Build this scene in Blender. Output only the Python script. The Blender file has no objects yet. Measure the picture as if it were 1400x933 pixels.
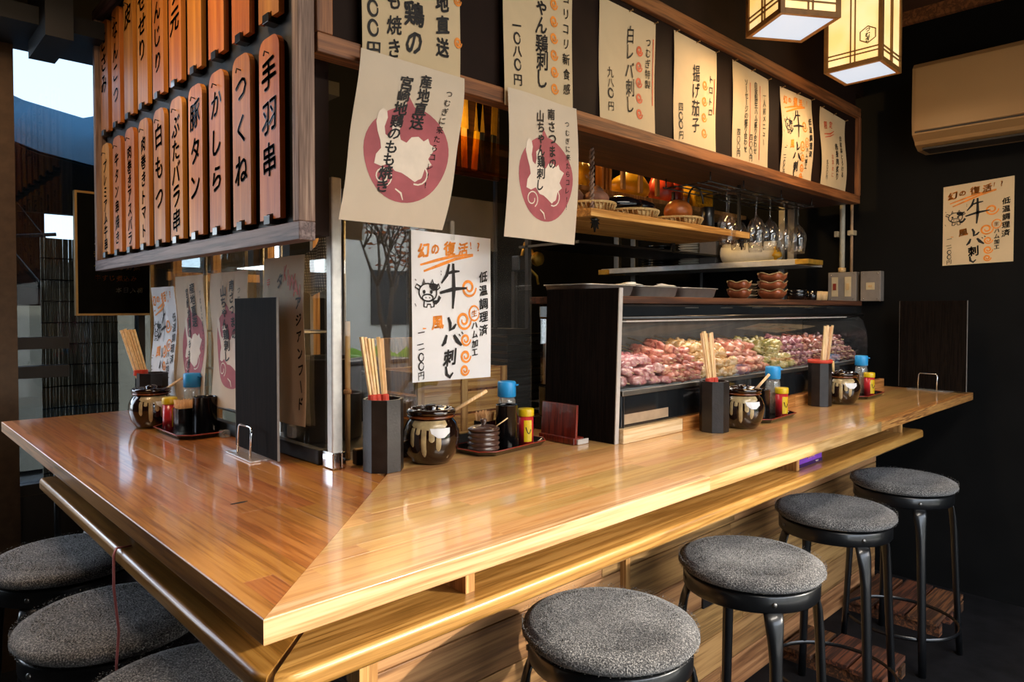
import bpy, bmesh, math, random
from mathutils import Vector, Matrix
from math import sin, cos, pi, radians
S = bpy.context.scene
COL = S.collection
random.seed(7)

# ------------------------------------------------------------------ camera
cam = bpy.data.cameras.new('camera'); co = bpy.data.objects.new('camera', cam); COL.objects.link(co)
cam.sensor_width = 36; cam.lens = 943/1400*36; cam.shift_y = -0.0158; cam.clip_start = .02
co.location = (-.35, -.7965, 1.322)
_p, _y = radians(1.3), math.atan2(.7225, .691)
co.rotation_euler = (pi/2-_p, 0, _y-pi/2)
S.camera = co
# ------------------------------------------------------------------ view + light
S.view_settings.view_transform = 'Standard'; S.view_settings.look = 'None'
S.view_settings.exposure = 0.0; S.view_settings.gamma = 1; S.view_settings.use_curve_mapping = False
W = bpy.data.worlds.new('sky'); S.world = W; W.use_nodes = True
_n = W.node_tree; _n.nodes.clear()
_o = _n.nodes.new('ShaderNodeOutputWorld'); _b = _n.nodes.new('ShaderNodeBackground'); _s = _n.nodes.new('ShaderNodeTexSky')
_s.sky_type = 'NISHITA'; _s.sun_disc = False; _s.sun_elevation = radians(22); _s.sun_rotation = radians(146); _s.air_density = 1.0; _s.dust_density = 2.0
_m = _n.nodes.new('ShaderNodeMix'); _m.data_type = 'RGBA'; _m.inputs[0].default_value = .72; _m.inputs[7].default_value = (4.6, 5.0, 5.6, 1)
_n.links.new(_s.outputs[0], _m.inputs[6]); _n.links.new(_m.outputs[2], _b.inputs[0]); _b.inputs[1].default_value = 1.25; _n.links.new(_b.outputs[0], _o.inputs[0])
sl = bpy.data.lights.new('sun', 'SUN'); so = bpy.data.objects.new('sun', sl); COL.objects.link(so)
sl.energy = 5.2; sl.color = (1, .93, .82); sl.angle = radians(.9)
so.rotation_euler = Vector((-.68, 1, -1.21*.404)).to_track_quat('-Z', 'Y').to_euler()
so.location = (3, -6, 4)
# daylight through the open shop front and through the street window behind the counter
def area(name, loc, rot, sx, sy, power, color):
    l = bpy.data.lights.new(name, 'AREA'); o = bpy.data.objects.new(name, l); COL.objects.link(o)
    l.shape = 'RECTANGLE'; l.size = sx; l.size_y = sy; l.energy = power; l.color = color
    o.location = loc; o.rotation_euler = rot
    return o
for _loc, _rot, _sx, _sy in (((1.45, -2.05, 1.06), (radians(90), 0, 0), 3.1, 2.12), ((-.15, 2.44, 1.5), (radians(-90), 0, 0), 2.8, 1.7)):
    _pl = area('sky_portal', _loc, _rot, _sx, _sy, 1, (1,1,1)); _pl.data.cycles.is_portal = True
area('ceiling_fill', (.8, -1.35, 2.73), (0, 0, 0), 1.7, .4, 56, (1, .90, .78))  # unseen fill, added to light the hanging sheets, counter and stools frontally
area('ceiling_fill', (-.42, 1.0, 2.66), (0, 0, 0), .3, .3, 11, (1, .74, .52))  # second unseen fill, added to lift the short arm's sheets and stools
def bulb(name, loc, power, color, r=.05, kind='POINT'):
    l = bpy.data.lights.new(name, kind); o = bpy.data.objects.new(name, l); COL.objects.link(o)
    l.energy = power; l.color = color; l.shadow_soft_size = r; o.location = loc
    return o

# ------------------------------------------------------------------ mesh builder
class MB:
    def __init__(s): s.v = []; s.f = []; s.sm = []
    def add(s, vs, fs, smooth=False, M=None):
        k = len(s.v)
        for p in vs:
            s.v.append(tuple(M @ Vector(p)) if M is not None else tuple(p))
        for f in fs: s.f.append([i+k for i in f]); s.sm.append(smooth)
        return s
    def box(s, a, b, M=None):
        x0, y0, z0 = a; x1, y1, z1 = b
        return s.add([(x0,y0,z0),(x1,y0,z0),(x1,y1,z0),(x0,y1,z0),(x0,y0,z1),(x1,y0,z1),(x1,y1,z1),(x0,y1,z1)],
            [(0,3,2,1),(4,5,6,7),(0,1,5,4),(1,2,6,5),(2,3,7,6),(3,0,4,7)], False, M)
    def cbox(s, a, b, c=.003, M=None):           # chamfered box
        bm = bmesh.new()
        t = MB().box(a, b)
        vs = [bm.verts.new(p) for p in t.v]
        for f in t.f: bm.faces.new([vs[i] for i in f])
        bmesh.ops.bevel(bm, geom=bm.edges[:], offset=c, segments=2, affect='EDGES', profile=.5)
        bm.verts.index_update()
        s.add([v.co[:] for v in bm.verts], [[v.index for v in f.verts] for f in bm.faces], False, M); bm.free()
        return s
    def prism(s, poly, z0, z1, M=None, smooth=False):
        n = len(poly)
        a = sum(poly[i][0]*poly[(i+1)%n][1]-poly[(i+1)%n][0]*poly[i][1] for i in range(n))
        if a < 0: poly = poly[::-1]
        vs = [(x,y,z0) for x,y in poly]+[(x,y,z1) for x,y in poly]
        s.add(vs, [list(range(n))[::-1], list(range(n,2*n))], False, M)
        k = len(s.v)-2*n
        for i in range(n):
            s.f.append([k+i, k+(i+1)%n, k+n+(i+1)%n, k+n+i]); s.sm.append(smooth)
        return s
    def lathe(s, prof, n=24, M=None, smooth=True, a0=0., sx=1., sy=1.):
        vs = []; fs = []; m = len(prof)
        for r, z in prof:
            for i in range(n):
                a = a0+2*pi*i/n; vs.append((r*cos(a)*sx, r*sin(a)*sy, z))
        for j in range(m-1):
            for i in range(n):
                fs.append((j*n+i, j*n+(i+1)%n, (j+1)*n+(i+1)%n, (j+1)*n+i))
        shut = prof[0] == prof[-1]
        if prof[0][0] > 1e-5 and not shut: fs.append(list(range(n))[::-1])
        if prof[-1][0] > 1e-5 and not shut: fs.append([(m-1)*n+i for i in range(n)])
        k = len(s.v); s.add(vs, fs, smooth, M)
        return s
    def tube(s, pts, r, n=8, M=None, closed=False, smooth=True):
        pts = [Vector(p) for p in pts]; m = len(pts); vs = []; fs = []; prev = None
        for i, p in enumerate(pts):
            if closed: t = pts[(i+1)%m]-pts[i-1]
            else: t = pts[min(i+1,m-1)]-pts[max(i-1,0)]
            t.normalize()
            if prev is None:
                u = t.cross(Vector((0,0,1)));
                if u.length < .1: u = t.cross(Vector((1,0,0)))
            else: u = prev - t*prev.dot(t)
            u.normalize(); prev = u; w = t.cross(u)
            rr = r[i] if isinstance(r, (list,tuple)) else r
            ru, rw = rr if isinstance(rr, tuple) else (rr, rr)
            for k in range(n):
                a = 2*pi*k/n; vs.append(tuple(p+u*(ru*cos(a))+w*(rw*sin(a))))
        rng = m if closed else m-1
        for j in range(rng):
            for k in range(n):
                a, b = j*n, ((j+1)%m)*n
                fs.append((a+k, a+(k+1)%n, b+(k+1)%n, b+k))
        if not closed: fs.append(list(range(n))[::-1]); fs.append([(m-1)*n+k for k in range(n)])
        return s.add(vs, fs, smooth, M)
    def blob(s, c, r, seed=0, amp=.15, seg=10, ring=7, M=None, freq=2.3, nv=None):
        rnd = random.Random(seed); ph = [rnd.uniform(0,6.28) for _ in range(6)]
        rx, ry, rz = r if isinstance(r, tuple) else (r,r,r)
        vs = []; fs = []
        for j in range(ring+1):
            th = pi*j/ring
            for i in range(seg):
                a = 2*pi*i/seg; d = Vector((sin(th)*cos(a), sin(th)*sin(a), cos(th)))
                k = 1+amp*(sin(freq*d.x*2+ph[0])+sin(freq*d.y*2.2+ph[1])+sin(freq*d.z*2+ph[2])+.6*sin(freq*4*d.x+ph[3])*sin(freq*4*d.y+ph[4]))*.5
                vs.append((c[0]+d.x*rx*k, c[1]+d.y*ry*k, c[2]+d.z*rz*k))
        for j in range(ring):
            for i in range(seg):
                fs.append((j*seg+i, (j+1)*seg+i, (j+1)*seg+(i+1)%seg, j*seg+(i+1)%seg))
        return s.add(vs, fs, True, M)
    def mesh(s, name):
        m = bpy.data.meshes.new(name); m.from_pydata(s.v, [], s.f); m.update()
        m.polygons.foreach_set('use_smooth', s.sm)
        return m
    def build(s, name, mat, parent=None, loc=None, rot=None):
        m = s.mesh(name)
        for x in (mat if isinstance(mat, (list,tuple)) else [mat]): m.materials.append(x)
        return link(name, m, parent, loc, rot)

def link(name, mesh, parent=None, loc=None, rot=None):
    o = bpy.data.objects.new(name, mesh); COL.objects.link(o)
    if parent is not None: o.parent = parent
    if loc is not None: o.location = loc
    if rot is not None: o.rotation_euler = rot
    return o
def tag(o, label, cat, group=None, kind=None):
    if label: o['label'] = label
    if cat: o['category'] = cat
    if group: o['group'] = group
    if kind: o['kind'] = kind
    return o
def thing(name, label, cat, loc=(0,0,0), rz=0, group=None):
    o = bpy.data.objects.new(name, None); COL.objects.link(o); o.empty_display_size = .05
    o.location = loc; o.rotation_euler = (0,0,rz)
    return tag(o, label, cat, group)
def struct(o): o['kind'] = 'structure'; return o
def dup(root, loc, rz=None, label=None, group=None):
    def cp(o, par):
        c = o.copy(); COL.objects.link(c); c.parent = par
        for ch in o.children: cp(ch, c)
        return c
    r = cp(root, None); r.location = loc
    if rz is not None: r.rotation_euler = (0,0,rz)
    if label: r['label'] = label
    if group: r['group'] = group
    return r
def T(x=0,y=0,z=0,rx=0,ry=0,rz=0,s=1):
    return Matrix.Translation((x,y,z)) @ Matrix.Rotation(rz,4,'Z') @ Matrix.Rotation(ry,4,'Y') @ Matrix.Rotation(rx,4,'X') @ Matrix.Scale(s,4)

# ------------------------------------------------------------------ materials (all procedural)
def _mat(name):
    m = bpy.data.materials.new(name); m.use_nodes = True; nt = m.node_tree
    return m, nt, nt.nodes['Principled BSDF']
def N(nt, t, **k):
    n = nt.nodes.new(t)
    for a, v in k.items():
        if a in n.inputs: n.inputs[a].default_value = v
        else: setattr(n, a, v)
    return n
def ramp(nt, stops):
    r = nt.nodes.new('ShaderNodeValToRGB'); e = r.color_ramp.elements
    while len(e) < len(stops): e.new(.5)
    for i, (p, c) in enumerate(stops): e[i].position = p; e[i].color = (*c, 1)
    return r
def hexc(h):
    v = [int(h[i:i+2],16)/255 for i in (0,2,4)]
    return tuple(x/12.92 if x <= .04045 else ((x+.055)/1.055)**2.4 for x in v)
def plain(name, c, rough=.5, metal=0., var=.12, scale=30, bump=.0, coat=0., spec=.5, bscale=None):
    if isinstance(c, str): c = hexc(c)
    m, nt, b = _mat(name)
    tc = N(nt, 'ShaderNodeTexCoord'); no = N(nt, 'ShaderNodeTexNoise'); no.inputs['Scale'].default_value = scale; no.inputs['Detail'].default_value = 4
    nt.links.new(tc.outputs['Object'], no.inputs['Vector'])
    lo = tuple(x*(1-var) for x in c); hi = tuple(min(1,x*(1+var)) for x in c)
    r = ramp(nt, [(.35, lo), (.65, hi)]); nt.links.new(no.outputs[0], r.inputs[0]); nt.links.new(r.outputs[0], b.inputs['Base Color'])
    b.inputs['Roughness'].default_value = rough; b.inputs['Metallic'].default_value = metal
    b.inputs['Coat Weight'].default_value = coat; b.inputs['Coat Roughness'].default_value = .08
    b.inputs['Specular IOR Level'].default_value = spec
    if bump:
        n2 = N(nt, 'ShaderNodeTexNoise'); n2.inputs['Scale'].default_value = bscale or scale*3; n2.inputs['Detail'].default_value = 3
        nt.links.new(tc.outputs['Object'], n2.inputs['Vector'])
        bp = N(nt, 'ShaderNodeBump'); bp.inputs['Strength'].default_value = bump; bp.inputs['Distance'].default_value = .002
        nt.links.new(n2.outputs[0], bp.inputs['Height']); nt.links.new(bp.outputs[0], b.inputs['Normal'])
    return m
def wood(name, dark, mid, light, axis=0, rough=.45, coat=0., scale=1., bump=.15, knots=0., rnd=.0, grain=1.):
    """grain runs along local axis; rnd = brightness spread from board to board (each board is its own object)"""
    dark, mid, light = [hexc(c) if isinstance(c, str) else c for c in (dark, mid, light)]
    m, nt, b = _mat(name)
    tc = N(nt, 'ShaderNodeTexCoord'); oi = N(nt, 'ShaderNodeObjectInfo')
    mp = N(nt, 'ShaderNodeMapping'); sc = [30*scale]*3; sc[axis] = 1.1*scale; mp.inputs['Scale'].default_value = sc
    ml = N(nt, 'ShaderNodeVectorMath', operation='SCALE'); ml.inputs['Scale'].default_value = 37.
    cx = N(nt, 'ShaderNodeCombineXYZ')
    for i in range(3): nt.links.new(oi.outputs['Random'], cx.inputs[i])
    nt.links.new(cx.outputs[0], ml.inputs[0]); ad = N(nt, 'ShaderNodeVectorMath', operation='ADD')
    nt.links.new(tc.outputs['Object'], mp.inputs['Vector']); nt.links.new(mp.outputs[0], ad.inputs[0]); nt.links.new(ml.outputs[0], ad.inputs[1])
    n1 = N(nt, 'ShaderNodeTexNoise'); n1.inputs['Scale'].default_value = 1.2; n1.inputs['Detail'].default_value = 5; n1.inputs['Distortion'].default_value = .35
    nt.links.new(ad.outputs[0], n1.inputs['Vector'])
    wv = N(nt, 'ShaderNodeMath', operation='MULTIPLY'); wv.inputs[1].default_value = 22*grain; nt.links.new(n1.outputs[0], wv.inputs[0])
    sn = N(nt, 'ShaderNodeMath', operation='SINE'); nt.links.new(wv.outputs[0], sn.inputs[0])
    mr = N(nt, 'ShaderNodeMapRange'); mr.inputs['From Min'].default_value = -1; nt.links.new(sn.outputs[0], mr.inputs['Value'])
    n2 = N(nt, 'ShaderNodeTexNoise'); n2.inputs['Scale'].default_value = 9; n2.inputs['Detail'].default_value = 3; nt.links.new(ad.outputs[0], n2.inputs['Vector'])
    mx = N(nt, 'ShaderNodeMath', operation='MULTIPLY_ADD'); mx.inputs[1].default_value = .45; nt.links.new(mr.outputs[0], mx.inputs[0])
    hf = N(nt, 'ShaderNodeMath', operation='MULTIPLY'); hf.inputs[1].default_value = .62; nt.links.new(n2.outputs[0], hf.inputs[0]); nt.links.new(hf.outputs[0], mx.inputs[2])
    r = ramp(nt, [(.18, dark), (.45, mid), (.8, light)]); nt.links.new(mx.outputs[0], r.inputs[0])
    out = r.outputs[0]
    if rnd:
        hs = N(nt, 'ShaderNodeHueSaturation'); q = N(nt, 'ShaderNodeMapRange'); q.inputs['To Min'].default_value = 1-rnd; q.inputs['To Max'].default_value = 1+rnd
        nt.links.new(oi.outputs['Random'], q.inputs['Value']); nt.links.new(q.outputs[0], hs.inputs['Value'])
        q2 = N(nt, 'ShaderNodeMath', operation='MULTIPLY_ADD'); q2.inputs[1].default_value = -.022; q2.inputs[2].default_value = .509
        fr = N(nt, 'ShaderNodeMath', operation='MULTIPLY'); fr.inputs[1].default_value = 7.3; nt.links.new(oi.outputs['Random'], fr.inputs[0])
        ff = N(nt, 'ShaderNodeMath', operation='FRACT'); nt.links.new(fr.outputs[0], ff.inputs[0]); nt.links.new(ff.outputs[0], q2.inputs[0]); nt.links.new(q2.outputs[0], hs.inputs['Hue'])
        nt.links.new(out, hs.inputs['Color']); out = hs.outputs[0]
    if knots:
        vo = N(nt, 'ShaderNodeTexVoronoi'); mp2 = N(nt, 'ShaderNodeMapping'); s2 = [5.]*3; s2[axis] = 2.2; mp2.inputs['Scale'].default_value = s2
        nt.links.new(tc.outputs['Object'], mp2.inputs['Vector']); nt.links.new(mp2.outputs[0], vo.inputs['Vector']); vo.inputs['Scale'].default_value = 1
        kr = ramp(nt, [(.05, (0,0,0)), (.13, (1,1,1))]); nt.links.new(vo.outputs['Distance'], kr.inputs[0])
        mm = N(nt, 'ShaderNodeMix', data_type='RGBA'); mm.inputs[6].default_value = (*[x*.35 for x in dark], 1)
        kk = N(nt, 'ShaderNodeMath', operation='MAXIMUM'); kk.inputs[1].default_value = 1-knots; nt.links.new(kr.outputs[0], kk.inputs[0])
        nt.links.new(kk.outputs[0], mm.inputs[0]); nt.links.new(out, mm.inputs[7]); out = mm.outputs[2]
    nt.links.new(out, b.inputs['Base Color'])
    b.inputs['Roughness'].default_value = rough; b.inputs['Coat Weight'].default_value = coat; b.inputs['Coat Roughness'].default_value = .09
    bp = N(nt, 'ShaderNodeBump'); bp.inputs['Strength'].default_value = bump; bp.inputs['Distance'].default_value = .0012
    nt.links.new(mx.outputs[0], bp.inputs['Height']); nt.links.new(bp.outputs[0], b.inputs['Normal'])
    if coat: # lacquer stays smooth
        pass
    return m
def emit(name, c, s, var=0.):
    m, nt, b = _mat(name); 
    if isinstance(c, str): c = hexc(c)
    b.inputs['Base Color'].default_value = (*c, 1); b.inputs['Emission Color'].default_value = (*c, 1); b.inputs['Emission Strength'].default_value = s
    return m
def glassm(name, tint=(1,1,1), rough=0., ior=1.45, alpha=1.):
    m, nt, b = _mat(name)
    b.inputs['Base Color'].default_value = (*tint, 1); b.inputs['Transmission Weight'].default_value = 1; b.inputs['Roughness'].default_value = rough; b.inputs['IOR'].default_value = ior
    return m
def pane(name, tint=(.96,.98,.97), refl=1.0, dust=.0):
    """thin window glass: Fresnel mix of clear transparency and mirror, a little dust"""
    m, nt, b = _mat(name); nt.nodes.remove(b); out = nt.nodes['Material Output']
    tr = N(nt, 'ShaderNodeBsdfTransparent'); tr.inputs[0].default_value = (*tint, 1)
    gl = N(nt, 'ShaderNodeBsdfGlossy'); gl.inputs['Roughness'].default_value = .0; gl.inputs[0].default_value = (refl, refl, refl, 1)
    ge = N(nt, 'ShaderNodeNewGeometry'); dt = N(nt, 'ShaderNodeVectorMath', operation='DOT_PRODUCT'); nt.links.new(ge.outputs['Normal'], dt.inputs[0]); nt.links.new(ge.outputs['Incoming'], dt.inputs[1])
    ab = N(nt, 'ShaderNodeMath', operation='ABSOLUTE'); nt.links.new(dt.outputs['Value'], ab.inputs[0]); su = N(nt, 'ShaderNodeMath', operation='SUBTRACT'); su.inputs[0].default_value = 1; nt.links.new(ab.outputs[0], su.inputs[1])
    po = N(nt, 'ShaderNodeMath', operation='POWER'); po.inputs[1].default_value = 5; nt.links.new(su.outputs[0], po.inputs[0])
    fr = N(nt, 'ShaderNodeMath', operation='MULTIPLY_ADD'); fr.inputs[1].default_value = .9; fr.inputs[2].default_value = .075; nt.links.new(po.outputs[0], fr.inputs[0])
    mx = N(nt, 'ShaderNodeMixShader'); nt.links.new(fr.outputs[0], mx.inputs[0]); nt.links.new(tr.outputs[0], mx.inputs[1]); nt.links.new(gl.outputs[0], mx.inputs[2])
    last = mx
    if dust:
        df = N(nt, 'ShaderNodeBsdfDiffuse'); df.inputs[0].default_value = (.8,.78,.74,1)
        no = N(nt, 'ShaderNodeTexNoise'); no.inputs['Scale'].default_value = 9; no.inputs['Detail'].default_value = 6
        mu = N(nt, 'ShaderNodeMath', operation='MULTIPLY'); mu.inputs[1].default_value = dust; nt.links.new(no.outputs[0], mu.inputs[0])
        m2 = N(nt, 'ShaderNodeMixShader'); nt.links.new(mu.outputs[0], m2.inputs[0]); nt.links.new(mx.outputs[0], m2.inputs[1]); nt.links.new(df.outputs[0], m2.inputs[2]); last = m2
    nt.links.new(last.outputs[0], out.inputs[0])
    return m
def paper_mat(name, c, trans=.25, crease=.25):
    if isinstance(c, str): c = hexc(c)
    m, nt, b = _mat(name); out = nt.nodes['Material Output']
    tc = N(nt, 'ShaderNodeTexCoord'); no = N(nt, 'ShaderNodeTexNoise'); no.inputs['Scale'].default_value = 11; no.inputs['Detail'].default_value = 5; no.inputs['Distortion'].default_value = .6
    nt.links.new(tc.outputs['Object'], no.inputs['Vector'])
    r = ramp(nt, [(.3, tuple(x*.93 for x in c)), (.7, c)]); nt.links.new(no.outputs[0], r.inputs[0]); nt.links.new(r.outputs[0], b.inputs['Base Color'])
    b.inputs['Roughness'].default_value = .75; b.inputs['Specular IOR Level'].default_value = .2
    bp = N(nt, 'ShaderNodeBump'); bp.inputs['Strength'].default_value = crease; bp.inputs['Distance'].default_value = .006; nt.links.new(no.outputs[0], bp.inputs['Height']); nt.links.new(bp.outputs[0], b.inputs['Normal'])
    tl = N(nt, 'ShaderNodeBsdfTranslucent'); nt.links.new(r.outputs[0], tl.inputs[0])
    mx = N(nt, 'ShaderNodeMixShader'); mx.inputs[0].default_value = trans
    nt.links.new(b.outputs[0], mx.inputs[1]); nt.links.new(tl.outputs[0], mx.inputs[2]); nt.links.new(mx.outputs[0], out.inputs[0])
    return m

M = {}
CW = ('b6834a', 'c79658', 'd4a76a'); CW_LAMPLIT = ('84501c', 'a4662a', 'b87c3a')  # second set: same wood, warm lamplight painted in for the short arm
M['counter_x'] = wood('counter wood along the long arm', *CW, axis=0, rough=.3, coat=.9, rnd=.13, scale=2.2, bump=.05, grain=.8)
M['counter_y'] = wood('counter wood lamplit along the short arm', *CW_LAMPLIT, axis=1, rough=.3, coat=.9, rnd=.13, scale=2.2, bump=.05, grain=.8)
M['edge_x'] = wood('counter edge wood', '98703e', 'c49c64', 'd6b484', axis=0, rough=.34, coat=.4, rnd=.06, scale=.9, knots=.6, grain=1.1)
M['edge_y'] = wood('counter edge wood lamplit short arm', '6e3f17', 'a0662c', 'b57c40', axis=1, rough=.34, coat=.4, rnd=.06, scale=.9, knots=.6, grain=1.1)  # same edge wood, reddened to follow the painted lamplight on the planks
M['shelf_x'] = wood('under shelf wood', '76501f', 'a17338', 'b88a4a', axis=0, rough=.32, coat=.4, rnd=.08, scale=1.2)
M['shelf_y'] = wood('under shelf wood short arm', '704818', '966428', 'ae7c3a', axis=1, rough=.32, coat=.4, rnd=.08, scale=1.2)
M['panel'] = wood('front panel boards', '6b4a28', '9c7142', 'b98d58', axis=0, rough=.6, rnd=.1, scale=.8, knots=.8, grain=.9)
M['raw_z'] = wood('pale upright timber', '8a5c2c', 'bb8648', 'd6a868', axis=2, rough=.55, scale=1.2)
M['raw_x'] = wood('pale shelf timber', '96622a', 'c78e46', 'dfae66', axis=0, rough=.5, scale=1.1)
M['band_x'] = wood('stained rail timber', '4a2c18', '7a4a28', '976036', axis=0, rough=.55, scale=1.2)
M['band_z'] = wood('stained stile timber', '4a2c18', '7a4a28', '976036', axis=2, rough=.55, scale=1.2)
M['frame_y'] = wood('weathered frame timber', '3a2a26', '685250', '84706c', axis=1, rough=.5, scale=1.5)
M['frame_z'] = wood('weathered frame upright', '5a4436', '86695a', 'a68a76', axis=2, rough=.6, scale=1.5)
M['slab'] = wood('menu slab timber', 'a85c18', 'c87a2a', 'da903c', axis=2, rough=.45, rnd=.09, scale=.8, bump=.05, grain=.5)
M['brown_panel'] = plain('dark brown sign backing', '20130d', .7, var=.2, scale=9, bump=.05, spec=.15)
M['soffit'] = wood('soffit timber', '24140c', '3b2216', '4a2c1c', axis=0, rough=.6)
M['black'] = plain('black paint', '0d0c0c', .55, var=.25, scale=12, bump=.1)
M['blackwall'] = plain('black plaster wall', '070707', .75, var=.3, scale=6, bump=.2, spec=.15)
M['ceiling'] = plain('brown ceiling', '4a3020', .8, var=.2, scale=4, spec=.2)
M['floor'] = plain('dark floor', '121113', .75, var=.4, scale=14, bump=.3, spec=.2)
M['metalblk'] = plain('black enamelled steel', '0c0d0f', .33, metal=.0, var=.2, scale=20, coat=.35)
M['alu'] = plain('brushed aluminium', 'd4d4d0', .48, metal=.55, var=.06, scale=60)
M['chrome'] = plain('chrome', 'dcdcdc', .12, metal=1., var=.04)
M['steel'] = plain('stainless steel', 'c4c4c2', .42, metal=.7, var=.1, scale=25, bump=.05)
M['steel_d'] = plain('dull steel', '84827e', .4, metal=1., var=.15, scale=18)
M['brass'] = plain('yellowed bracket', 'c59a3c', .45, metal=.6, var=.2)
M['bronze'] = plain('bronze window frame', '4a3826', .42, metal=.6, var=.15)
M['seat'] = None
M['divider'] = wood('charcoal woodgrain laminate', '070504', '110d0b', '1a1411', axis=2, rough=.7, scale=3., bump=.12, grain=1.2); M['divider'].node_tree.nodes['Principled BSDF'].inputs['Specular IOR Level'].default_value = .06
M['acrylic'] = plain('pale acrylic edge', 'b9b3ad', .2, var=.05)
M['clear'] = pane('clear acrylic', (.95,.96,.96), 1., .22)
M['glass'] = pane('partition glass', (.95,.965,.955), 1., .02)
M['caseglass'] = pane('display case glass', (.93,.96,.97), 1., .012)
M['winglass'] = pane('street window glass', (.46,.51,.55), .3, .0)
M['wineglass'] = pane('wine glass', (.97,.97,.97), 1., .02)
M['paper'] = paper_mat('cream washi paper', 'e6d6c0')
M['paperw'] = paper_mat('white paper', 'f2f2f4', .15, .1)
M['paperwarm'] = paper_mat('warm paper', 'e2cba4', .2, .15)
M['ink'] = plain('black brush ink', '0b0a0b', .22, var=.2)
M['inkm'] = plain('matt black ink', '151213', .7, var=.3, scale=60)
M['orange'] = plain('orange marker', 'e88a28', .6, var=.2, scale=40)
M['redor'] = plain('red orange marker', 'c84a1c', .6, var=.2, scale=40)
M['pink'] = plain('dull red stamp print', 'a8545a', .7, var=.12, scale=20)
M['cream'] = plain('paper coloured print', 'e6d6c4', .75, var=.05)
M['grey'] = plain('grey print', '4a4648', .7)
M['pinkp'] = plain('pale pink print', 'e0a8a0', .7)
M['chopwood'] = wood('chopstick wood', 'd2a468', 'e6c28c', 'f2d8aa', axis=2, rough=.6, scale=6., bump=.03, rnd=.06)
M['redpaper'] = plain('red paper band', 'c8402c', .6)
M['holder'] = plain('charcoal lacquered wood', '1d1816', .38, var=.4, scale=30, bump=.25, bscale=160)
M['brownglaze'] = plain('dark brown glaze', '1c0e08', .12, var=.5, scale=14, coat=.6)
M['rimglaze'] = plain('rust glaze', '6a3314', .2, var=.4, scale=40, coat=.5)
M['drip'] = plain('ash glaze drips', 'a8946c', .3, var=.25, scale=60, coat=.3)
M['tape'] = plain('white tape label', 'd8dade', .5, var=.05)
M['ribbed'] = plain('brown ribbed glaze', '4c342c', .28, var=.3, scale=20, coat=.4)
M['tray'] = plain('black lacquer tray', '0e0b0c', .18, var=.2, coat=.6)
M['redrim'] = plain('red lacquer rim', '8e3020', .3, var=.2)
M['blackplastic'] = plain('black plastic', '0b0b0d', .2, var=.2, coat=.3)
M['blue'] = plain('blue cap plastic', '2a94d6', .35, var=.06)
M['spice'] = plain('spice powder', 'b0a290', .8, var=.3, scale=200)
M['tinred'] = plain('red tin print', 'b3232a', .3, var=.1, coat=.3)
M['tinyellow'] = plain('yellow tin lid', 'd6b414', .35, var=.08, coat=.2)
M['bamboo'] = wood('toothpick wood', 'b98450', 'd2a06a', 'e0b684', axis=2, rough=.6, scale=8.)
M['redleather'] = wood('red stained wood', '3c0f0a', '661c12', '7e2a1a', axis=2, rough=.3, coat=.4, scale=1.5)
M['clay'] = plain('terracotta glaze', '8a4a2c', .35, var=.3, scale=25, coat=.3)
M['cup'] = plain('ivory cup', 'b89a6c', .5, var=.15)
M['white'] = plain('white ceramic', 'cfcbbe', .3, var=.06)
M['towel'] = plain('white paper towel', 'ece8dc', .8, var=.05)
M['onion'] = plain('onion skin', 'b9652a', .35, var=.35, scale=16, bump=.05)
M['potato'] = plain('dusty root skin', '8e5f48', .7, var=.35, scale=20, bump=.4)
M['eggplant'] = plain('eggplant skin', '0c0a10', .15, var=.3, coat=.4)
M['zaru'] = wood('woven bamboo', 'a07a44', 'c9a468', 'dcbc84', axis=0, rough=.6, scale=4.)
M['yellow'] = plain('yellow plastic bag', 'c8961c', .35, var=.25, scale=12, bump=.3)
M['redbag'] = plain('red snack bag', 'a8341c', .35, var=.5, scale=14, bump=.3)
M['tan'] = wood('tan crate wood', '7a5228', 'b28146', 'c99a5c', axis=2, rough=.6)
M['purple'] = plain('purple card', '7a3eb0', .5, var=.1)
M['purpled'] = plain('dark purple card', '33124f', .5, var=.1)
M['acbody'] = plain('ivory air conditioner plastic', '96744a', .45, var=.03, scale=5)
M['grille'] = plain('dark grille', '1b1612', .6)
M['box_grey'] = plain('grey switch box', '77706a', .45, var=.08)
M['ivory'] = plain('ivory switch plate', 'b8a888', .5, var=.08)
M['pink_ribbon'] = plain('pink ribbon', 'b3605e', .6, var=.1)
M['awning'] = plain('blue awning cloth', '2a6a8c', .7, var=.3, scale=3)
M['chalk'] = plain('blackboard', '070707', .9, var=.3, spec=.05)
M['chalkw'] = plain('chalk writing', 'c8c6bc', .8)
M['chalky'] = plain('yellow chalk', 'c89a2c', .8)
M['gold'] = plain('brass coloured edging', '9a7a48', .4, metal=.6, var=.1)
M['lightpanel'] = plain('pale panel', 'a89a84', .7)
M['lattice'] = plain('lantern frame wood', '8a5f2c', .5, var=.15)
M['lan_side'] = None
# ================================================================== the room
XW = 3.38        # right wall
def slabbox(name, a, b, mat): return struct(MB().box(a, b).build(name, mat))
slabbox('floor', (-1.7,-2.1,-.1), (XW+.1,2.75,0), M['floor'])
slabbox('ceiling', (-1.7,-2.1,2.76), (XW+.1,2.75,2.86), M['ceiling'])
slabbox('wall_right', (XW,-2.1,0), (XW+.12,2.75,2.76), M['blackwall'])
slabbox('wall_left', (-1.7,-2.1,0), (-1.6,2.75,2.76), M['blackwall'])
# front wall with the wide open shop front
slabbox('wall_front', (-1.6,-2.1,0), (-.1,-2.0,2.76), M['blackwall'])
slabbox('wall_front_pier', (3.0,-2.1,0), (XW,-2.0,2.76), M['blackwall'])
slabbox('wall_front_lintel', (-.1,-2.1,2.12), (3.0,-2.0,2.76), M['blackwall'])
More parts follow.
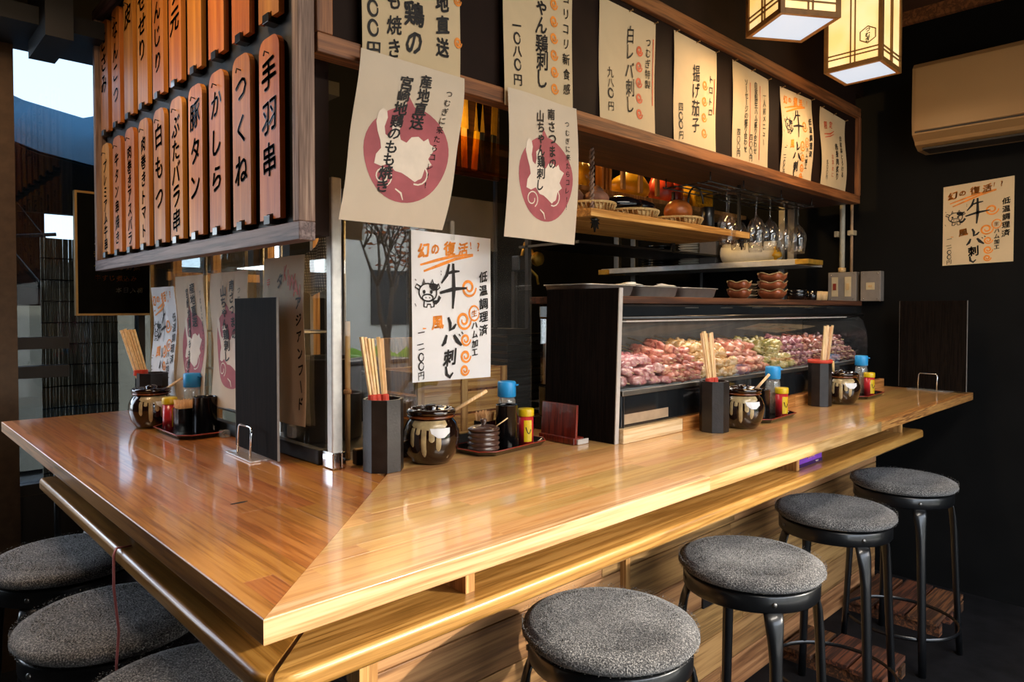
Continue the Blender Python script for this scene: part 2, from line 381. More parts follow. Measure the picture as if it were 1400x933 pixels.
# back wall: window strip on the left, solid behind the kitchen
slabbox('wall_back', (1.25,2.5,0), (XW,2.6,2.76), M['blackwall'])
slabbox('wall_back_sill', (-1.6,2.32,0), (1.25,2.42,.62), M['black'])
slabbox('wall_back_lintel', (-1.6,2.32,2.34), (1.25,2.42,2.76), M['black'])
# timber trim where the right wall meets the ceiling
struct(MB().box((XW-.03,-2,2.70), (XW,.5,2.76)).build('trim_1', M['band_x']))
# dark beam and header above the left window
struct(MB().box((-.2,2.0,2.28),(1.25,2.32,2.34)).box((-.2,1.55,2.44),(.3,1.75,2.76)).box((.12,1.9,2.22),(.2,2.2,2.5)).build('trim_2', M['black']))
# ceiling board above the sign band
struct(MB().box((.3,.52,2.40),(XW,1.0,2.76)).build('trim_3', M['brown_panel']))
# window frame: bronze post, mullions and panes
w1 = struct(MB().box((-1.6,2.33,.62),(1.25,2.41,.66)).build('window_1', M['black']))
for x in (.045, 1.0): MB().box((x-.035,2.27,0),(x+.04,2.33,2.6)).build('window_post', M['bronze'], w1)
for x in (.52,): MB().box((x-.012,2.34,.66),(x+.012,2.40,2.34)).build('mullion', M['black'], w1)
for z in (1.06, 1.17): MB().box((.085,2.34,z),(.26,2.40,z+.045)).build('rail', M['black'], w1)
for a, b in ((.085,.508),(.532,.965)): MB().box((a,2.365,.66),(b,2.371,2.34)).build('pane', M['winglass'], w1)

# ------------------------------------------------------------------ street outside (seen through the window and mirrored in the glass)
gm = plain('street asphalt', '56544f', .9, var=.1, scale=3)
struct(MB().box((-14,2.8,-.15),(14,22,-.05)).box((-14,-24,-.15),(14,-2.1,-.05)).build('ground', gm))
struct(MB().box((-6,-5.4,-.05),(9,-2.1,-.02)).build('pavement', plain('pale concrete paving','a8a296',.85,var=.08,scale=5)))
hm = plain('hedge leaves', '6f9428', .8, var=.4, scale=20)
rnd = random.Random(3)
mb = MB()
for i in range(60): mb.blob((rnd.uniform(3.5,11),rnd.uniform(-7.6,-7.0),.28+rnd.uniform(0,.18)), .26, i, .3, 7, 5)
tag(mb.build('hedge', hm), 'clipped green hedge across the street mirrored in the partition', 'hedge', kind='stuff')
bark = plain('tree bark', '4a3a2c', .9, var=.3)
leafm = plain('autumn leaves', 'b0622c', .8, var=.4)
def tree(x, y, seed, lab):
    r = random.Random(seed); t = thing('street_tree', lab, 'tree', (x,y,-.05))
    m = MB(); tips = []
    def br(p, d, L, w, dep):
        q = p+d*L; m.tube([p, (p+q)/2+Vector((r.uniform(-.04,.04),r.uniform(-.04,.04),0)), q], [w,w*.8,w*.6], 6)
        if dep == 0: tips.append(q); return
        for k in range(3):
            e = (d+Vector((r.uniform(-.7,.7),r.uniform(-.7,.7),r.uniform(-.1,.5)))).normalized(); br(q, e, L*.68, w*.58, dep-1)
    br(Vector((0,0,0)), Vector((0,0,1)), 1.0, .06, 4)
    m.build('trunk', bark, t)
    l = MB()
    for q in tips:
        for k in range(4):
            c = q+Vector((r.uniform(-.25,.25),r.uniform(-.25,.25),r.uniform(-.2,.2))); a = r.uniform(0,6)
            l.add([c+Vector((.06*cos(a+j*pi/2),.06*sin(a+j*pi/2),.03*(j%2))) for j in range(4)], [(0,1,2,3)])
    tag(l.build('foliage', leafm, t), None, None, kind='stuff')
tree(4.0,-4.5,1,'bare street tree with rusty autumn leaves mirrored left in the partition glass')
tree(6.6,-5.4,5,'second bare street tree mirrored at the right end of the partition glass')
bw = plain('pale building render', 'cfc8ba', .9, var=.05, scale=1)
b = thing('building', 'pale low building across the street mirrored in the partition glass', 'building', (0,-12,-.05))
MB().box((-8,-3,0),(22,0,3.6)).build('wall', bw, b)
for i in range(9):
    MB().box((-6+i*2.9,0,1),(-4.6+i*2.9,.05,2.3)).build('window', M['black'], b)
bn = thing('rubbish_bin', 'grey ribbed bin standing at the kerb before the hedge', 'bin', (4.9,-6.3,-.05))
MB().cbox((-.5,-.3,0),(.5,.3,.62),.03).build('body', M['box_grey'], bn)
mbb = MB()
for i in range(7): mbb.box((-.51,.3,.06+i*.075),(.51,.32,.09+i*.075))
mbb.build('rib', M['box_grey'], bn); MB().cbox((-.53,-.33,.62),(.53,.33,.68),.02).build('lid', M['black'], bn)
# beyond the left window: awning, dark eaves, reed blinds, pale house
aw = thing('awning', 'blue cloth awning sagging outside the left window', 'awning', (0,3.2,2.2))
m = MB(); nx = 14; vs = []; fs = []
for i in range(nx+1):
    for j in range(5):
        u = i/nx; v = j/4
        x = -1.2+u*3.4; z = .24 - .17*math.exp(-((x-.42)/.38)**2) - .30*v + .01*sin(9*x)
        vs += [(x, -v*.35, z)]
for i in range(nx):
    for j in range(4): a=i*5+j; fs.append((a,a+5,a+6,a+1))
m.add(vs, fs, True); m.add([(x,y,z+.012) for x,y,z in vs], [f[::-1] for f in fs], True); m.build('canvas', M['awning'], aw)
ev = thing('eaves', 'black eaves board with crossing braces outside the left window', 'eaves', (0,3.27,1.7))
MB().box((-1.2,.0,.10),(2.2,.06,.56)).build('fascia', M['black'], ev)
MB().box((.0,.1,-.36),(.36,.13,.12)).build('board', plain('red brown shutter','4a2a20',.8), ev)
MB().tube([(.06,.05,.12),(.36,.05,-.3)],.012,6).tube([(-.1,.05,-.06),(.4,.05,.0)],.01,6).tube([(-.1,.05,-.2),(.4,.05,-.28)],.01,6).build('brace', M['black'], ev)
hs = thing('house', 'pale house wall glimpsed beyond the reed blinds', 'house', (0,6,0))
MB().box((-3,0,0),(5,1,1.55)).build('wall', plain('pale house render', '7a7262', .9, var=.12, scale=2), hs)
MB().box((-3.2,-.3,1.55),(5.2,1.2,1.7)).build('roof', M['black'], hs)
reed = wood('reed blind', '7a6850', 'b8a68a', 'd8cab0', axis=2, rough=.8, scale=5.)
def blind(x0, x1, z0, z1, y, lab, bow=.03):
    t = thing('reed_blind', lab, 'blind', (x0,y,z0), 0, 'reed blinds outside the left window')
    w = x1-x0; h = z1-z0; n = int(w/.0070); r = random.Random(int(x0*100))
    m = MB()
    for i in range(n):
        x = w*(i+.5)/n; pts = [(x+r.uniform(-.001,.001), bow*sin(pi*x/w)+.004*sin(k+i*.2), h*k/6) for k in range(7)]
        m.tube(pts, .0040, 5)
    tag(m.build('reeds', reed, t), None, None, kind='stuff')
    m = MB()
    for k in range(int(h/.09)):
        zz = .05+k*.09; m.tube([(x, bow*sin(pi*x/w)-.006, zz) for x in (0,w*.25,w*.5,w*.75,w)], .0028, 4)
    tag(m.build('binding', M['black'], t), None, None, kind='stuff')
    for xx in (.02,w-.02): MB().tube([(xx,0,h),(xx,3.28-y,1.84-z0)], .0025, 5).build('cord', M['black'], t)
blind(.215,.50,-.045,1.62,2.62,'weathered reed blind hanging left of the blackboard outside the window')
blind(.075,.13,.9,1.56,2.66,'narrow strip of reed blind beside the bronze window post')
blind(.84,1.2,1.36,1.62,2.58,'rolled up reed blind seen above the black divider through the partition')
# blackboard on the window glass
bb = thing('blackboard', 'gold edged blackboard with white and yellow chalk menu on the window', 'blackboard', (.285,2.31,1.305))
MB().box((0,0,0),(.34,.02,.47)).build('board', M['chalk'], bb)
MB().box((-.008,-.006,-.008),(0,.022,.478)).box((.34,-.006,-.008),(.348,.022,.478)).box((0,-.006,-.008),(.34,.022,0)).box((0,-.006,.47),(.34,.022,.478)).build('edging', M['gold'], bb)

pb_ = [('白身',.26,.86,.085,'w'),('焼き',.26,.76,.06,'w'),('スパイシー串',.20,.60,.05,'w'),('温肉の盛り',.20,.50,.055,'y'),('旬の焼き野菜',.20,.40,.055,'y'),('牛すじ煮込み',.20,.30,.05,'o'),('本日入荷',.42,.20,.05,'w')]
# blue plastic chair beyond the counter end
ch = thing('chair', 'blue slatted chair beyond the far end of the counter', 'chair', (.30,2.16,0))
for k in range(3): MB().cbox((-.12,-.008,.88-k*.07),(.12,.012,.92-k*.07),.004).build('back_slat', plain('blue chair slat %d'%k,'5a7d93',.5), ch)
for sx in (-.12,.12): MB().tube([(sx,0,.92),(sx,.0,.45),(sx*1.1,.0,0)],.011).build('back_post', M['metalblk'], ch)
MB().cbox((-.15,-.15,.43),(.15,.03,.46),.006).build('seat', plain('blue chair seat','4a6d83',.5), ch)
for sx in (-.12,.12): MB().tube([(sx,-.13,.43),(sx*1.1,-.14,0)],.011).build('leg', M['metalblk'], ch)

# ================================================================== the counter
ZC = .95; TH = .033; D = .70; XE = 3.26; YE = 2.01; K = .5
ct = thing('counter', 'L-shaped glossy wooden bar counter made of laminated strips with a mitred corner', 'counter', (0,0,0))
def clip(poly, a, b, c):     # keep a*x+b*y+c >= 0
    out = []
    for i in range(len(poly)):
        p, q = poly[i], poly[(i+1)%len(poly)]; dp = a*p[0]+b*p[1]+c; dq = a*q[0]+b*q[1]+c
        if dp >= 0: out.append(p)
        if (dp > 0 and dq < 0) or (dp < 0 and dq > 0):
            t = dp/(dp-dq); out.append((p[0]+(q[0]-p[0])*t, p[1]+(q[1]-p[1])*t))
    return out
def parea(p): return abs(sum(p[i][0]*p[(i+1)%len(p)][1]-p[(i+1)%len(p)][0]*p[i][1] for i in range(len(p))))/2
rnd = random.Random(11)
def strip(poly, name, mat, par, z0, z1):
    if len(poly) < 3 or parea(poly) < 2e-5: return
    cx = sum(p[0] for p in poly)/len(poly); cy = sum(p[1] for p in poly)/len(poly)
    g = .00035
    q = [(x-cx, y-cy) for x, y in poly]
    MB().prism(q, z0, z1).build(name, mat, par, (cx,cy,0))
rows = 16; ws = (D-.028)/(rows)
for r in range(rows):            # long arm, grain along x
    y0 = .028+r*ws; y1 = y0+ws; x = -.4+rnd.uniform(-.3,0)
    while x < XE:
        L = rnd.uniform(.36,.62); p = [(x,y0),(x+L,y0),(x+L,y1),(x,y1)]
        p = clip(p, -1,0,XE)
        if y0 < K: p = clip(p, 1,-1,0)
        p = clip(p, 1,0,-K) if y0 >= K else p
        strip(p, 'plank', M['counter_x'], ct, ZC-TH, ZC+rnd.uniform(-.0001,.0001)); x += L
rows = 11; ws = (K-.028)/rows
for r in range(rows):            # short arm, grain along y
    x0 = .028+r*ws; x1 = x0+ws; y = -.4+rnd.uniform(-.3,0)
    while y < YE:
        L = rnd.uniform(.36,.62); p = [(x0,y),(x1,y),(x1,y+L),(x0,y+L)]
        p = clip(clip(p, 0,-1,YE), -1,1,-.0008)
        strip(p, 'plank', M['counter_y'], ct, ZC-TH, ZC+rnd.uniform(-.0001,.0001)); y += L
def round_outer(poly, nrm, z0, z1, w, name, mat, par):
    n = len(poly); rows = []
    for k in range(5): a = pi/2*k/4; rows.append((w*(1-sin(a)), z0+w*(1-cos(a))))
    for k in range(5): a = pi/2*k/4; rows.append((w*(1-cos(a)), z1-w*(1-sin(a))))
    if sum(poly[i][0]*poly[(i+1)%n][1]-poly[(i+1)%n][0]*poly[i][1] for i in range(n)) < 0: poly = poly[::-1]; nrm = nrm[::-1]
    vs = [(x-(q[0]*d if q else 0), y-(q[1]*d if q else 0), z) for d, z in rows for (x,y), q in zip(poly,nrm)]
    fs = [(j*n+i, j*n+(i+1)%n, (j+1)*n+(i+1)%n, (j+1)*n+i) for j in range(len(rows)-1) for i in range(n) if nrm[i] or nrm[(i+1)%n] or True]
    sm = [bool(nrm[i % n] and nrm[(i % n+1)%n]) and i//n != 4 for i in range(len(fs))]
    m = MB(); m.add(vs, [f for f, q in zip(fs,sm) if q], True); m.add(vs, [f for f, q in zip(fs,sm) if not q], False)
    m.add(vs[:n], [list(range(n))[::-1]]); m.add(vs[-n:], [list(range(n))])
    return m.build(name, mat, par)
def edge_piece(poly, mat, ax):
    nn = [((-1,-1) if (x < .001 and y < .001) else ((0,-1) if (ax == 0 and y < .001) else ((-1,0) if (ax == 1 and x < .001) else None))) for x, y in poly]
    round_outer(poly, nn, ZC-TH, ZC, .0022, 'edge_board', mat, ct)
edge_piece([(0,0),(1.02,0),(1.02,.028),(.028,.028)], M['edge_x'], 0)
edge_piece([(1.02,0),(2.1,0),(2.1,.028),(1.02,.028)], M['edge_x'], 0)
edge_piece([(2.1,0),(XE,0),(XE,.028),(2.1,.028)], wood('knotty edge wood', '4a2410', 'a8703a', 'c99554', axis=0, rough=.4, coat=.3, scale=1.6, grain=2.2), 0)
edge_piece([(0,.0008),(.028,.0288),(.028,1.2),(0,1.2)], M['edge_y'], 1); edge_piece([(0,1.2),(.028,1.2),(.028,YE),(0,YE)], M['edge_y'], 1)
# dark knot on the short arm
MB().lathe([(.0001,0),(.011,.0003),(.0001,.0006)], 12, T(.181,.517,ZC), True, 0, 1.6, .45).build('knot', M['inkm'], ct)

# the shelf under the counter
sh = thing('under_shelf', 'lower bag shelf with a rounded corner beneath the bar counter', 'shelf', (0,0,0))
ZS = .866
def rounded(x0,y0,R=.05,n=8): return [(x0+R-R*cos(a), y0+R-R*sin(a)) for a in [pi/2*k/n for k in range(n+1)]]
arc = rounded(.006,.004)
half = len(arc)//2
px = [p for p in arc if p[1] <= p[0]+1e-6]; py = [p for p in arc if p[1] >= p[0]-1e-6]
endx = 2.58
ex = [(endx-.02,.004),(endx-.006,.008),(endx,.02)]
long_poly = px + ex + [(endx,.40),(.40,.40)]
cR = (.056,.054); nf = lambda p: ((p[0]-cR[0])/.05, (p[1]-cR[1])/.05)
nl = [nf(p) for p in px] + [(0,-1),(.6,-.8),(1,0),(1,0),None]
short_poly = [(.40,.401),(.40,1.43),(.02,1.43),(.010,1.425),(.006,1.41)] + py
ns = [None,(0,1),(0,1),(-.7,.7),(-1,0)] + [nf(p) for p in py]
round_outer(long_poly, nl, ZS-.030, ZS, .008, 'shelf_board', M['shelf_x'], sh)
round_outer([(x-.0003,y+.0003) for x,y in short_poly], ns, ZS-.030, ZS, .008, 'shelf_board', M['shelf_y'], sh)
for x in (.352, 1.56, 2.44):
    MB().box((x,.045,ZS),(x+.019,.40,ZC-TH)).build('divider_block', M['raw_z'], sh)
for y in (.75,):
    MB().box((.06,y,ZS),(.40,y+.019,ZC-TH)).build('divider_block', M['raw_z'], sh)

# counter front panels (boards) under the shelf
pn = thing('front_cladding', 'horizontal pine boards cladding the front below the counter', 'panelling', (0,0,0))
rnd = random.Random(4); z = 0
hts = [.115,.12,.118,.12,.116,.122,.125]
for h in hts:
    xs = [.34, rnd.uniform(.9,1.3), rnd.uniform(1.7,2.2), 3.2]
    for a, b_ in zip(xs, xs[1:]):
        MB().cbox((-(b_-a)/2+.001,0,.0015),((b_-a)/2-.001,.018,h-.0015),.0015).build('board', M['panel'], pn, ((a+b_)/2,.38,z))
    z += h
for h0 in range(7):
    MB().cbox((0,-.80,.0015),(.018,.80,.1175),.0015).build('board', M['frame_y'], pn, (.38,1.20,h0*.119))
MB().box((.33,.33,0),(.37,.37,ZS-.03)).build('post', M['raw_z'], pn)
MB().box((1.195,.36,0),(1.215,.38,ZS-.03)).build('batten', M['raw_z'], pn)
ol = thing('power_outlet', 'small outlet plate on the pine front between two stools', 'outlet', (1.66,.38,.40))
MB().cbox((-.035,-.008,-.05),(.035,0,.055),.002).build('plate', M['black'], ol); MB().cbox((-.014,-.011,-.02),(.014,-.008,.03),.001).build('socket', M['ivory'], ol)

# tissue carton on the under shelf
tb = thing('tissue_box', 'purple tissue box lying on the under shelf beside a divider block', 'box', (1.60,.055,ZS))
MB().cbox((0,0,.0),(.16,.11,.05),.002).build('carton', M['purple'], tb)
MB().box((-.0006,-.0006,.0),(.1606,.1106,.010)).build('band', M['purpled'], tb)
MB().tube([(.11+.02*k/8, -.002, .006+.002*sin(k*1.9)) for k in range(9)], .0012, 5).build('lettering', M['cream'], tb)
MB().tube([(.05+.05*k/10, -.002, .024+.004*sin(k*2.3)) for k in range(11)], .001, 5).build('lettering', M['pinkp'], tb)
# pink ribbon hanging over the shelf end
m = MB(); m.tube([(.03,.66,.868),(.004,.655,.87),(-.002,.65,.86),(-.004,.645,.80),(.001,.635,.72),(-.006,.625,.66),(-.004,.62,.58),(.0,.615,.45)], [(.004,.0016)]*8, 8)
tag(m.build('ribbon', M['pink_ribbon']), 'pink ribbon cord hanging from the short arm of the under shelf', 'ribbon')

# ================================================================== stools
cm, nt, bs = _mat('grey boucle wool')
tc = N(nt,'ShaderNodeTexCoord'); v1 = N(nt,'ShaderNodeTexNoise'); v1.inputs['Scale'].default_value = 330; v1.inputs['Detail'].default_value = 2
nt.links.new(tc.outputs['Object'], v1.inputs['Vector']); v2 = N(nt,'ShaderNodeTexNoise'); v2.inputs['Scale'].default_value = 14; v2.inputs['Detail'].default_value = 3
nt.links.new(tc.outputs['Object'], v2.inputs['Vector'])
r1 = ramp(nt, [(.36,hexc('3a3a3c')),(.52,hexc('6c6a68')),(.66,hexc('b4b0ab'))]); nt.links.new(v1.outputs[0], r1.inputs[0])
r2 = ramp(nt, [(.3,(.6,.6,.6)),(.7,(1,1,1))]); nt.links.new(v2.outputs[0], r2.inputs[0])
mm = N(nt,'ShaderNodeMix', data_type='RGBA', blend_type='MULTIPLY'); mm.inputs[0].default_value = 1; nt.links.new(r1.outputs[0], mm.inputs[6]); nt.links.new(r2.outputs[0], mm.inputs[7]); nt.links.new(mm.outputs[2], bs.inputs['Base Color'])
bs.inputs['Roughness'].default_value = .95; bs.inputs['Specular IOR Level'].default_value = .1
bs.inputs['Sheen Weight'].default_value = .25
bp = N(nt,'ShaderNodeBump'); bp.inputs['Strength'].default_value = .8; bp.inputs['Distance'].default_value = .004; nt.links.new(v1.outputs[0], bp.inputs['Height']); nt.links.new(bp.outputs[0], bs.inputs['Normal'])
M['seat'] = cm
HS = .68
def make_stool():
    t = thing('bar_stool', 'x', 'stool', (0,0,0), 0, None)
    R = .172
    prof = [(.0001,0),(R*.9,0),(R+.004,.006),(R+.012,.016),(R+.008,.027),(R-.006,.035),(R-.04,.040),(R*.5,.041),(.0001,.040)]
    MB().lathe(prof, 48, T(0,0,HS-.041)).build('seat_cushion', M['seat'], t)
    # pile of the cover
    r = random.Random(5); m = MB()
    for i in range(11000):
        rr = (R+.010)*math.sqrt(r.random()); a = r.uniform(0,2*pi)
        if i % 4 == 0: rr = R+.010
        z = HS-.001 if rr < R-.04 else HS-.001-.034*((rr-(R-.04))/.050)**2.2
        if rr > R+.005: z = HS-.004-r.random()*.03
        n = Vector((cos(a)*max(0,(rr-(R-.05))/.06), sin(a)*max(0,(rr-(R-.05))/.06), 1 if rr < R+.005 else .15)).normalized()
        c = Vector((rr*cos(a), rr*sin(a), z)); b1 = r.uniform(0,2*pi); w = Vector((cos(b1), sin(b1), 0))*.0012
        tip = c+n*r.uniform(.0008,.0024)+Vector((r.uniform(-1,1),r.uniform(-1,1),r.uniform(-1,1)))*.0012
        m.add([c-w, c+w, tip], [(0,1,2)])
    tag(m.build('pile', M['seat'], t), None, None, kind='stuff')
    R2 = .168
    MB().lathe([(R2-.02,HS-.044),(R2,HS-.043),(R2+.003,HS-.047),(R2+.003,HS-.082),(R2,HS-.086),(R2-.006,HS-.086),(R2-.006,HS-.05),(R2-.02,HS-.044)], 48).build('seat_ring', M['metalblk'], t)
    for k in range(4):
        a = radians(0+90*k); d = Vector((cos(a), sin(a), 0))
        pts = []; rad = []
        for s, off, w, th in ((0,R2-.006,.024,.006),(.03,R2+.004,.023,.008),(.065,R2+.010,.019,.011),(.12,R2+.015,.0155,.012),(.3,R2+.024,.0145,.0115),(.45,R2+.032,.014,.011),(HS-.09,R2+.040,.0135,.011)):
            p = d*off; pts.append((p.x,p.y,HS-.082-s if s < HS-.1 else .002)); rad.append((w,th))
        MB().tube(pts, [(w,th) for w,th in rad], 14).build('leg', M['metalblk'], t)
        q = d*(R2+.003)
        MB().lathe([(.0001,.004),(.005,.0035),(.0065,.001),(.0065,-.001)][::-1], 12, Matrix.Translation(q+Vector((0,0,HS-.064)))@Matrix.Rotation(a,4,'Z')@Matrix.Rotation(pi/2,4,'Y')).build('screw', M['steel_d'], t)
    MB().lathe([(R2+.024,.135),(R2+.030,.128),(R2+.024,.121),(R2+.018,.128),(R2+.024,.135)], 40).build('footrest_ring', M['metalblk'], t)
    return t
st0 = make_stool()
stl = [((.785,.095),228,'round stool with grey fleece seat, nearest on the long side','stools along the long arm'),
 ((1.345,.07),226,'grey fleece stool second from the counter corner on the long side','stools along the long arm'),
 ((1.975,.10),230,'brownish grey fleece stool third along, in front of a wooden foot pallet','stools along the long arm'),
 ((2.57,.075),216,'fleece stool farthest away by the dark right wall','stools along the long arm'),
 ((.06,.43),60,'fleece stool nearest the camera on the short side, cut by the lower frame edge','stools along the short arm'),
 ((.045,.85),20,'middle fleece stool on the short side beside the hanging pink ribbon','stools along the short arm'),
 ((.055,1.34),50,'farthest fleece stool on the short side of the counter','stools along the short arm')]
for i, ((x,y), rz, lab, g) in enumerate(stl):
    if i == 0: st0.location = (x,y,0); st0.rotation_euler = (0,0,radians(rz)); st0['label'] = lab; st0['group'] = g
    else: dup(st0, (x,y,0), radians(rz), lab, g)
# wooden foot pallets
pw = wood('worn pallet boards', '1d110b', '4a2c1a', '7a4a2a', axis=0, rough=.7, scale=1.5, rnd=.2)
def pallet(x0,y0,w,d,lab,rz=0):
    t = thing('pallet', lab, 'pallet', (x0,y0,0), rz, 'pallets on the floor')
    for k in range(3): MB().box((.02+k*(w-.08)/2,0,0),(.06+k*(w-.08)/2,d,.045)).build('bearer', pw, t)
    n = max(3,int(d/.105)); 
    for k in range(n):
        e = [0,.012,-.008,.004,.01][k%5]; y = k*d/n
        MB().cbox((e,y+.006,.0455),(w+e,y+d/n-.006,.064),.0015).build('slat', pw, t)
pallet(2.77,.0,.40,.36,'worn slatted wooden pallet right of the farthest stool by the wall')
pallet(2.155,.0,.24,.36,'worn narrow wooden pallet between the third and the farthest stool')
pallet(1.545,.0,.24,.36,'worn narrow wooden pallet between the second and third stools')
# flexible duct under the short arm
dm = MB()
for i in range(11): dm.lathe([(.034,i*.018),(.040,i*.018+.006),(.040,i*.018+.010),(.034,i*.018+.018)], 20)
tag(dm.build('duct', M['box_grey'], None, (.19,1.62,.52)), 'ribbed grey flexible duct standing under the short arm', 'duct')
tag(MB().cbox((-.09,-.07,0),(.09,.07,.52),.01).build('crate', M['metalblk'], None, (.19,1.62,0)), 'dark crate under the short arm carrying the ribbed duct', 'crate')
# ================================================================== lettering engine
_gl = {}
def glyph(ch, bold=.0):
    key = (ch, bold)
    if key in _gl: return _gl[key]
    c = bpy.data.curves.new('t', 'FONT'); c.body = ch; c.size = 1; c.resolution_u = 2; c.offset = bold; c.fill_mode = 'FRONT'
    o = bpy.data.objects.new('t', c); me = bpy.data.meshes.new_from_object(o)
    vs = [(v.co.x, v.co.y) for v in me.vertices]; fs = [list(p.vertices) for p in me.polygons]
    bpy.data.objects.remove(o); bpy.data.curves.remove(c); bpy.data.meshes.remove(me)
    if vs:
        x0 = min(v[0] for v in vs); x1 = max(v[0] for v in vs); y0 = min(v[1] for v in vs); y1 = max(v[1] for v in vs)
    else: x0 = x1 = y0 = y1 = 0
    _gl[key] = (vs, fs, (x0,x1,y0,y1)); return _gl[key]
class Print:
    """flat print in sheet coordinates: u 0..1 left to right, v 0..1 bottom to top, asp = width/height"""
    def __init__(s, asp, seed=0): s.L = {}; s.asp = asp; s.r = random.Random(seed)
    def lay(s, mat):
        if mat not in s.L: s.L[mat] = ([], [])
        return s.L[mat]
    def tri(s, mat, vs, fs):
        V, F = s.lay(mat); k = len(V); V.extend(vs); F.extend([[i+k for i in f] for f in fs])
    def char(s, mat, ch, u, v, size, bold=.03, jit=.06, tall=1., wide=1., shear=0., rot=0.):
        """centre (u,v), size = fraction of the sheet height"""
        vs, fs, (x0,x1,y0,y1) = glyph(ch, 0.)
        if not vs: return
        nv_ = len(vs); b1 = bold*1.25
        if b1 > .004:      # brush weight: the same glyph laid over itself with small shifts
            sh_ = [(-b1/2,-b1*.3),(b1/2,b1*.3),(-b1*.3,b1/2),(b1*.3,-b1/2)]
            vs = [(x+dx,y+dy) for dx,dy in sh_ for x,y in vs]; fs = [[i+k*nv_ for i in f] for k in range(4) for f in fs]
        r = s.r; sx = 1+r.uniform(-jit,jit); sy = 1+r.uniform(-jit,jit); rt = rot+r.uniform(-jit,jit); sh = shear+.16+r.uniform(-jit,jit)*.6
        du = r.uniform(-jit,jit)*size*.4; dv = r.uniform(-jit,jit)*size*.3; f1 = r.uniform(0,6)
        cx = .5 if ch in '一ーしつ、。' else (x0+x1)/2; cx = (x0+x1)/2; cy = (y0+y1)/2
        out = []
        for x, y in vs:
            X = (x-cx)*sx*wide; Y = (y-cy)*sy*tall
            X, Y = X+.02*sin(5*Y+f1), Y+.16*X+.02*sin(6*X+f1)       # brush slant
            X += .06*Y*sh
            X, Y = X*cos(rt)-Y*sin(rt), X*sin(rt)+Y*cos(rt)
            out.append((u+du+X*size/s.asp, v+dv+Y*size))
        s.tri(mat, out, fs)
    def col(s, mat, text, u, v, size, pitch=None, drift=0., **k):
        pitch = pitch or size*1.04
        for i, ch in enumerate(text):
            if ch in ' ': continue
            if ch in 'ー': k2 = dict(k); k2['rot'] = -pi/2; s.char(mat, ch, u+drift*i, v-pitch*i, size, **k2)
            else: s.char(mat, ch, u+drift*i, v-pitch*i, size, **k)
    def stroke(s, mat, pts, w, taper=True, closed=False):
        n = len(pts); P = [(p[0]*s.asp, p[1]) for p in pts]; vs = []; fs = []
        for i, p in enumerate(P):
            a = P[i-1] if (i or closed) else P[i]; b = P[(i+1)%n] if (i < n-1 or closed) else P[i]
            dx, dy = b[0]-a[0], b[1]-a[1]; L = math.hypot(dx,dy) or 1; nx, ny = -dy/L, dx/L
            t = i/(n-1); ww = w*(.55+.9*sin(pi*min(1,.12+t*.85)))/2 if taper else w/2
            vs += [((p[0]+nx*ww)/s.asp, p[1]+ny*ww), ((p[0]-nx*ww)/s.asp, p[1]-ny*ww)]
        for i in range(n if closed else n-1):
            j = (i+1)%n; fs.append((2*i,2*i+1,2*j+1,2*j))
        s.tri(mat, vs, fs)
    def ring(s, mat, u, v, ru, rv, w, n=28, a0=.4, a1=6.5):
        s.stroke(mat, [(u+ru*cos(a0+(a1-a0)*i/n)/s.asp, v+rv*sin(a0+(a1-a0)*i/n)) for i in range(n+1)], w)
    def swirl(s, mat, u, v, r, w=.007, ang=0.):
        n = 34; s.stroke(mat, [(u+r*(1-.78*i/n)*cos(ang-2*pi*1.55*i/n)/s.asp, v+r*(1-.78*i/n)*sin(ang-2*pi*1.55*i/n)) for i in range(n+1)], w)
    def poly(s, mat, pts): s.tri(mat, pts, [list(range(len(pts)))])
    def disc(s, mat, u, v, ru, rv, n=30): s.poly(mat, [(u+ru*cos(2*pi*i/n)/s.asp, v+rv*sin(2*pi*i/n)) for i in range(n)])
    def fan(s, mat, pts, tri=None):
        bm = bmesh.new(); vs = [bm.verts.new((x*s.asp,y,0)) for x,y in pts]; f = bm.faces.new(vs)
        res = bmesh.ops.triangulate(bm, faces=[f]); bm.verts.index_update()
        s.tri(mat, [(v.co.x/s.asp, v.co.y) for v in bm.verts], [[v.index for v in f.verts] for f in bm.faces]); bm.free()

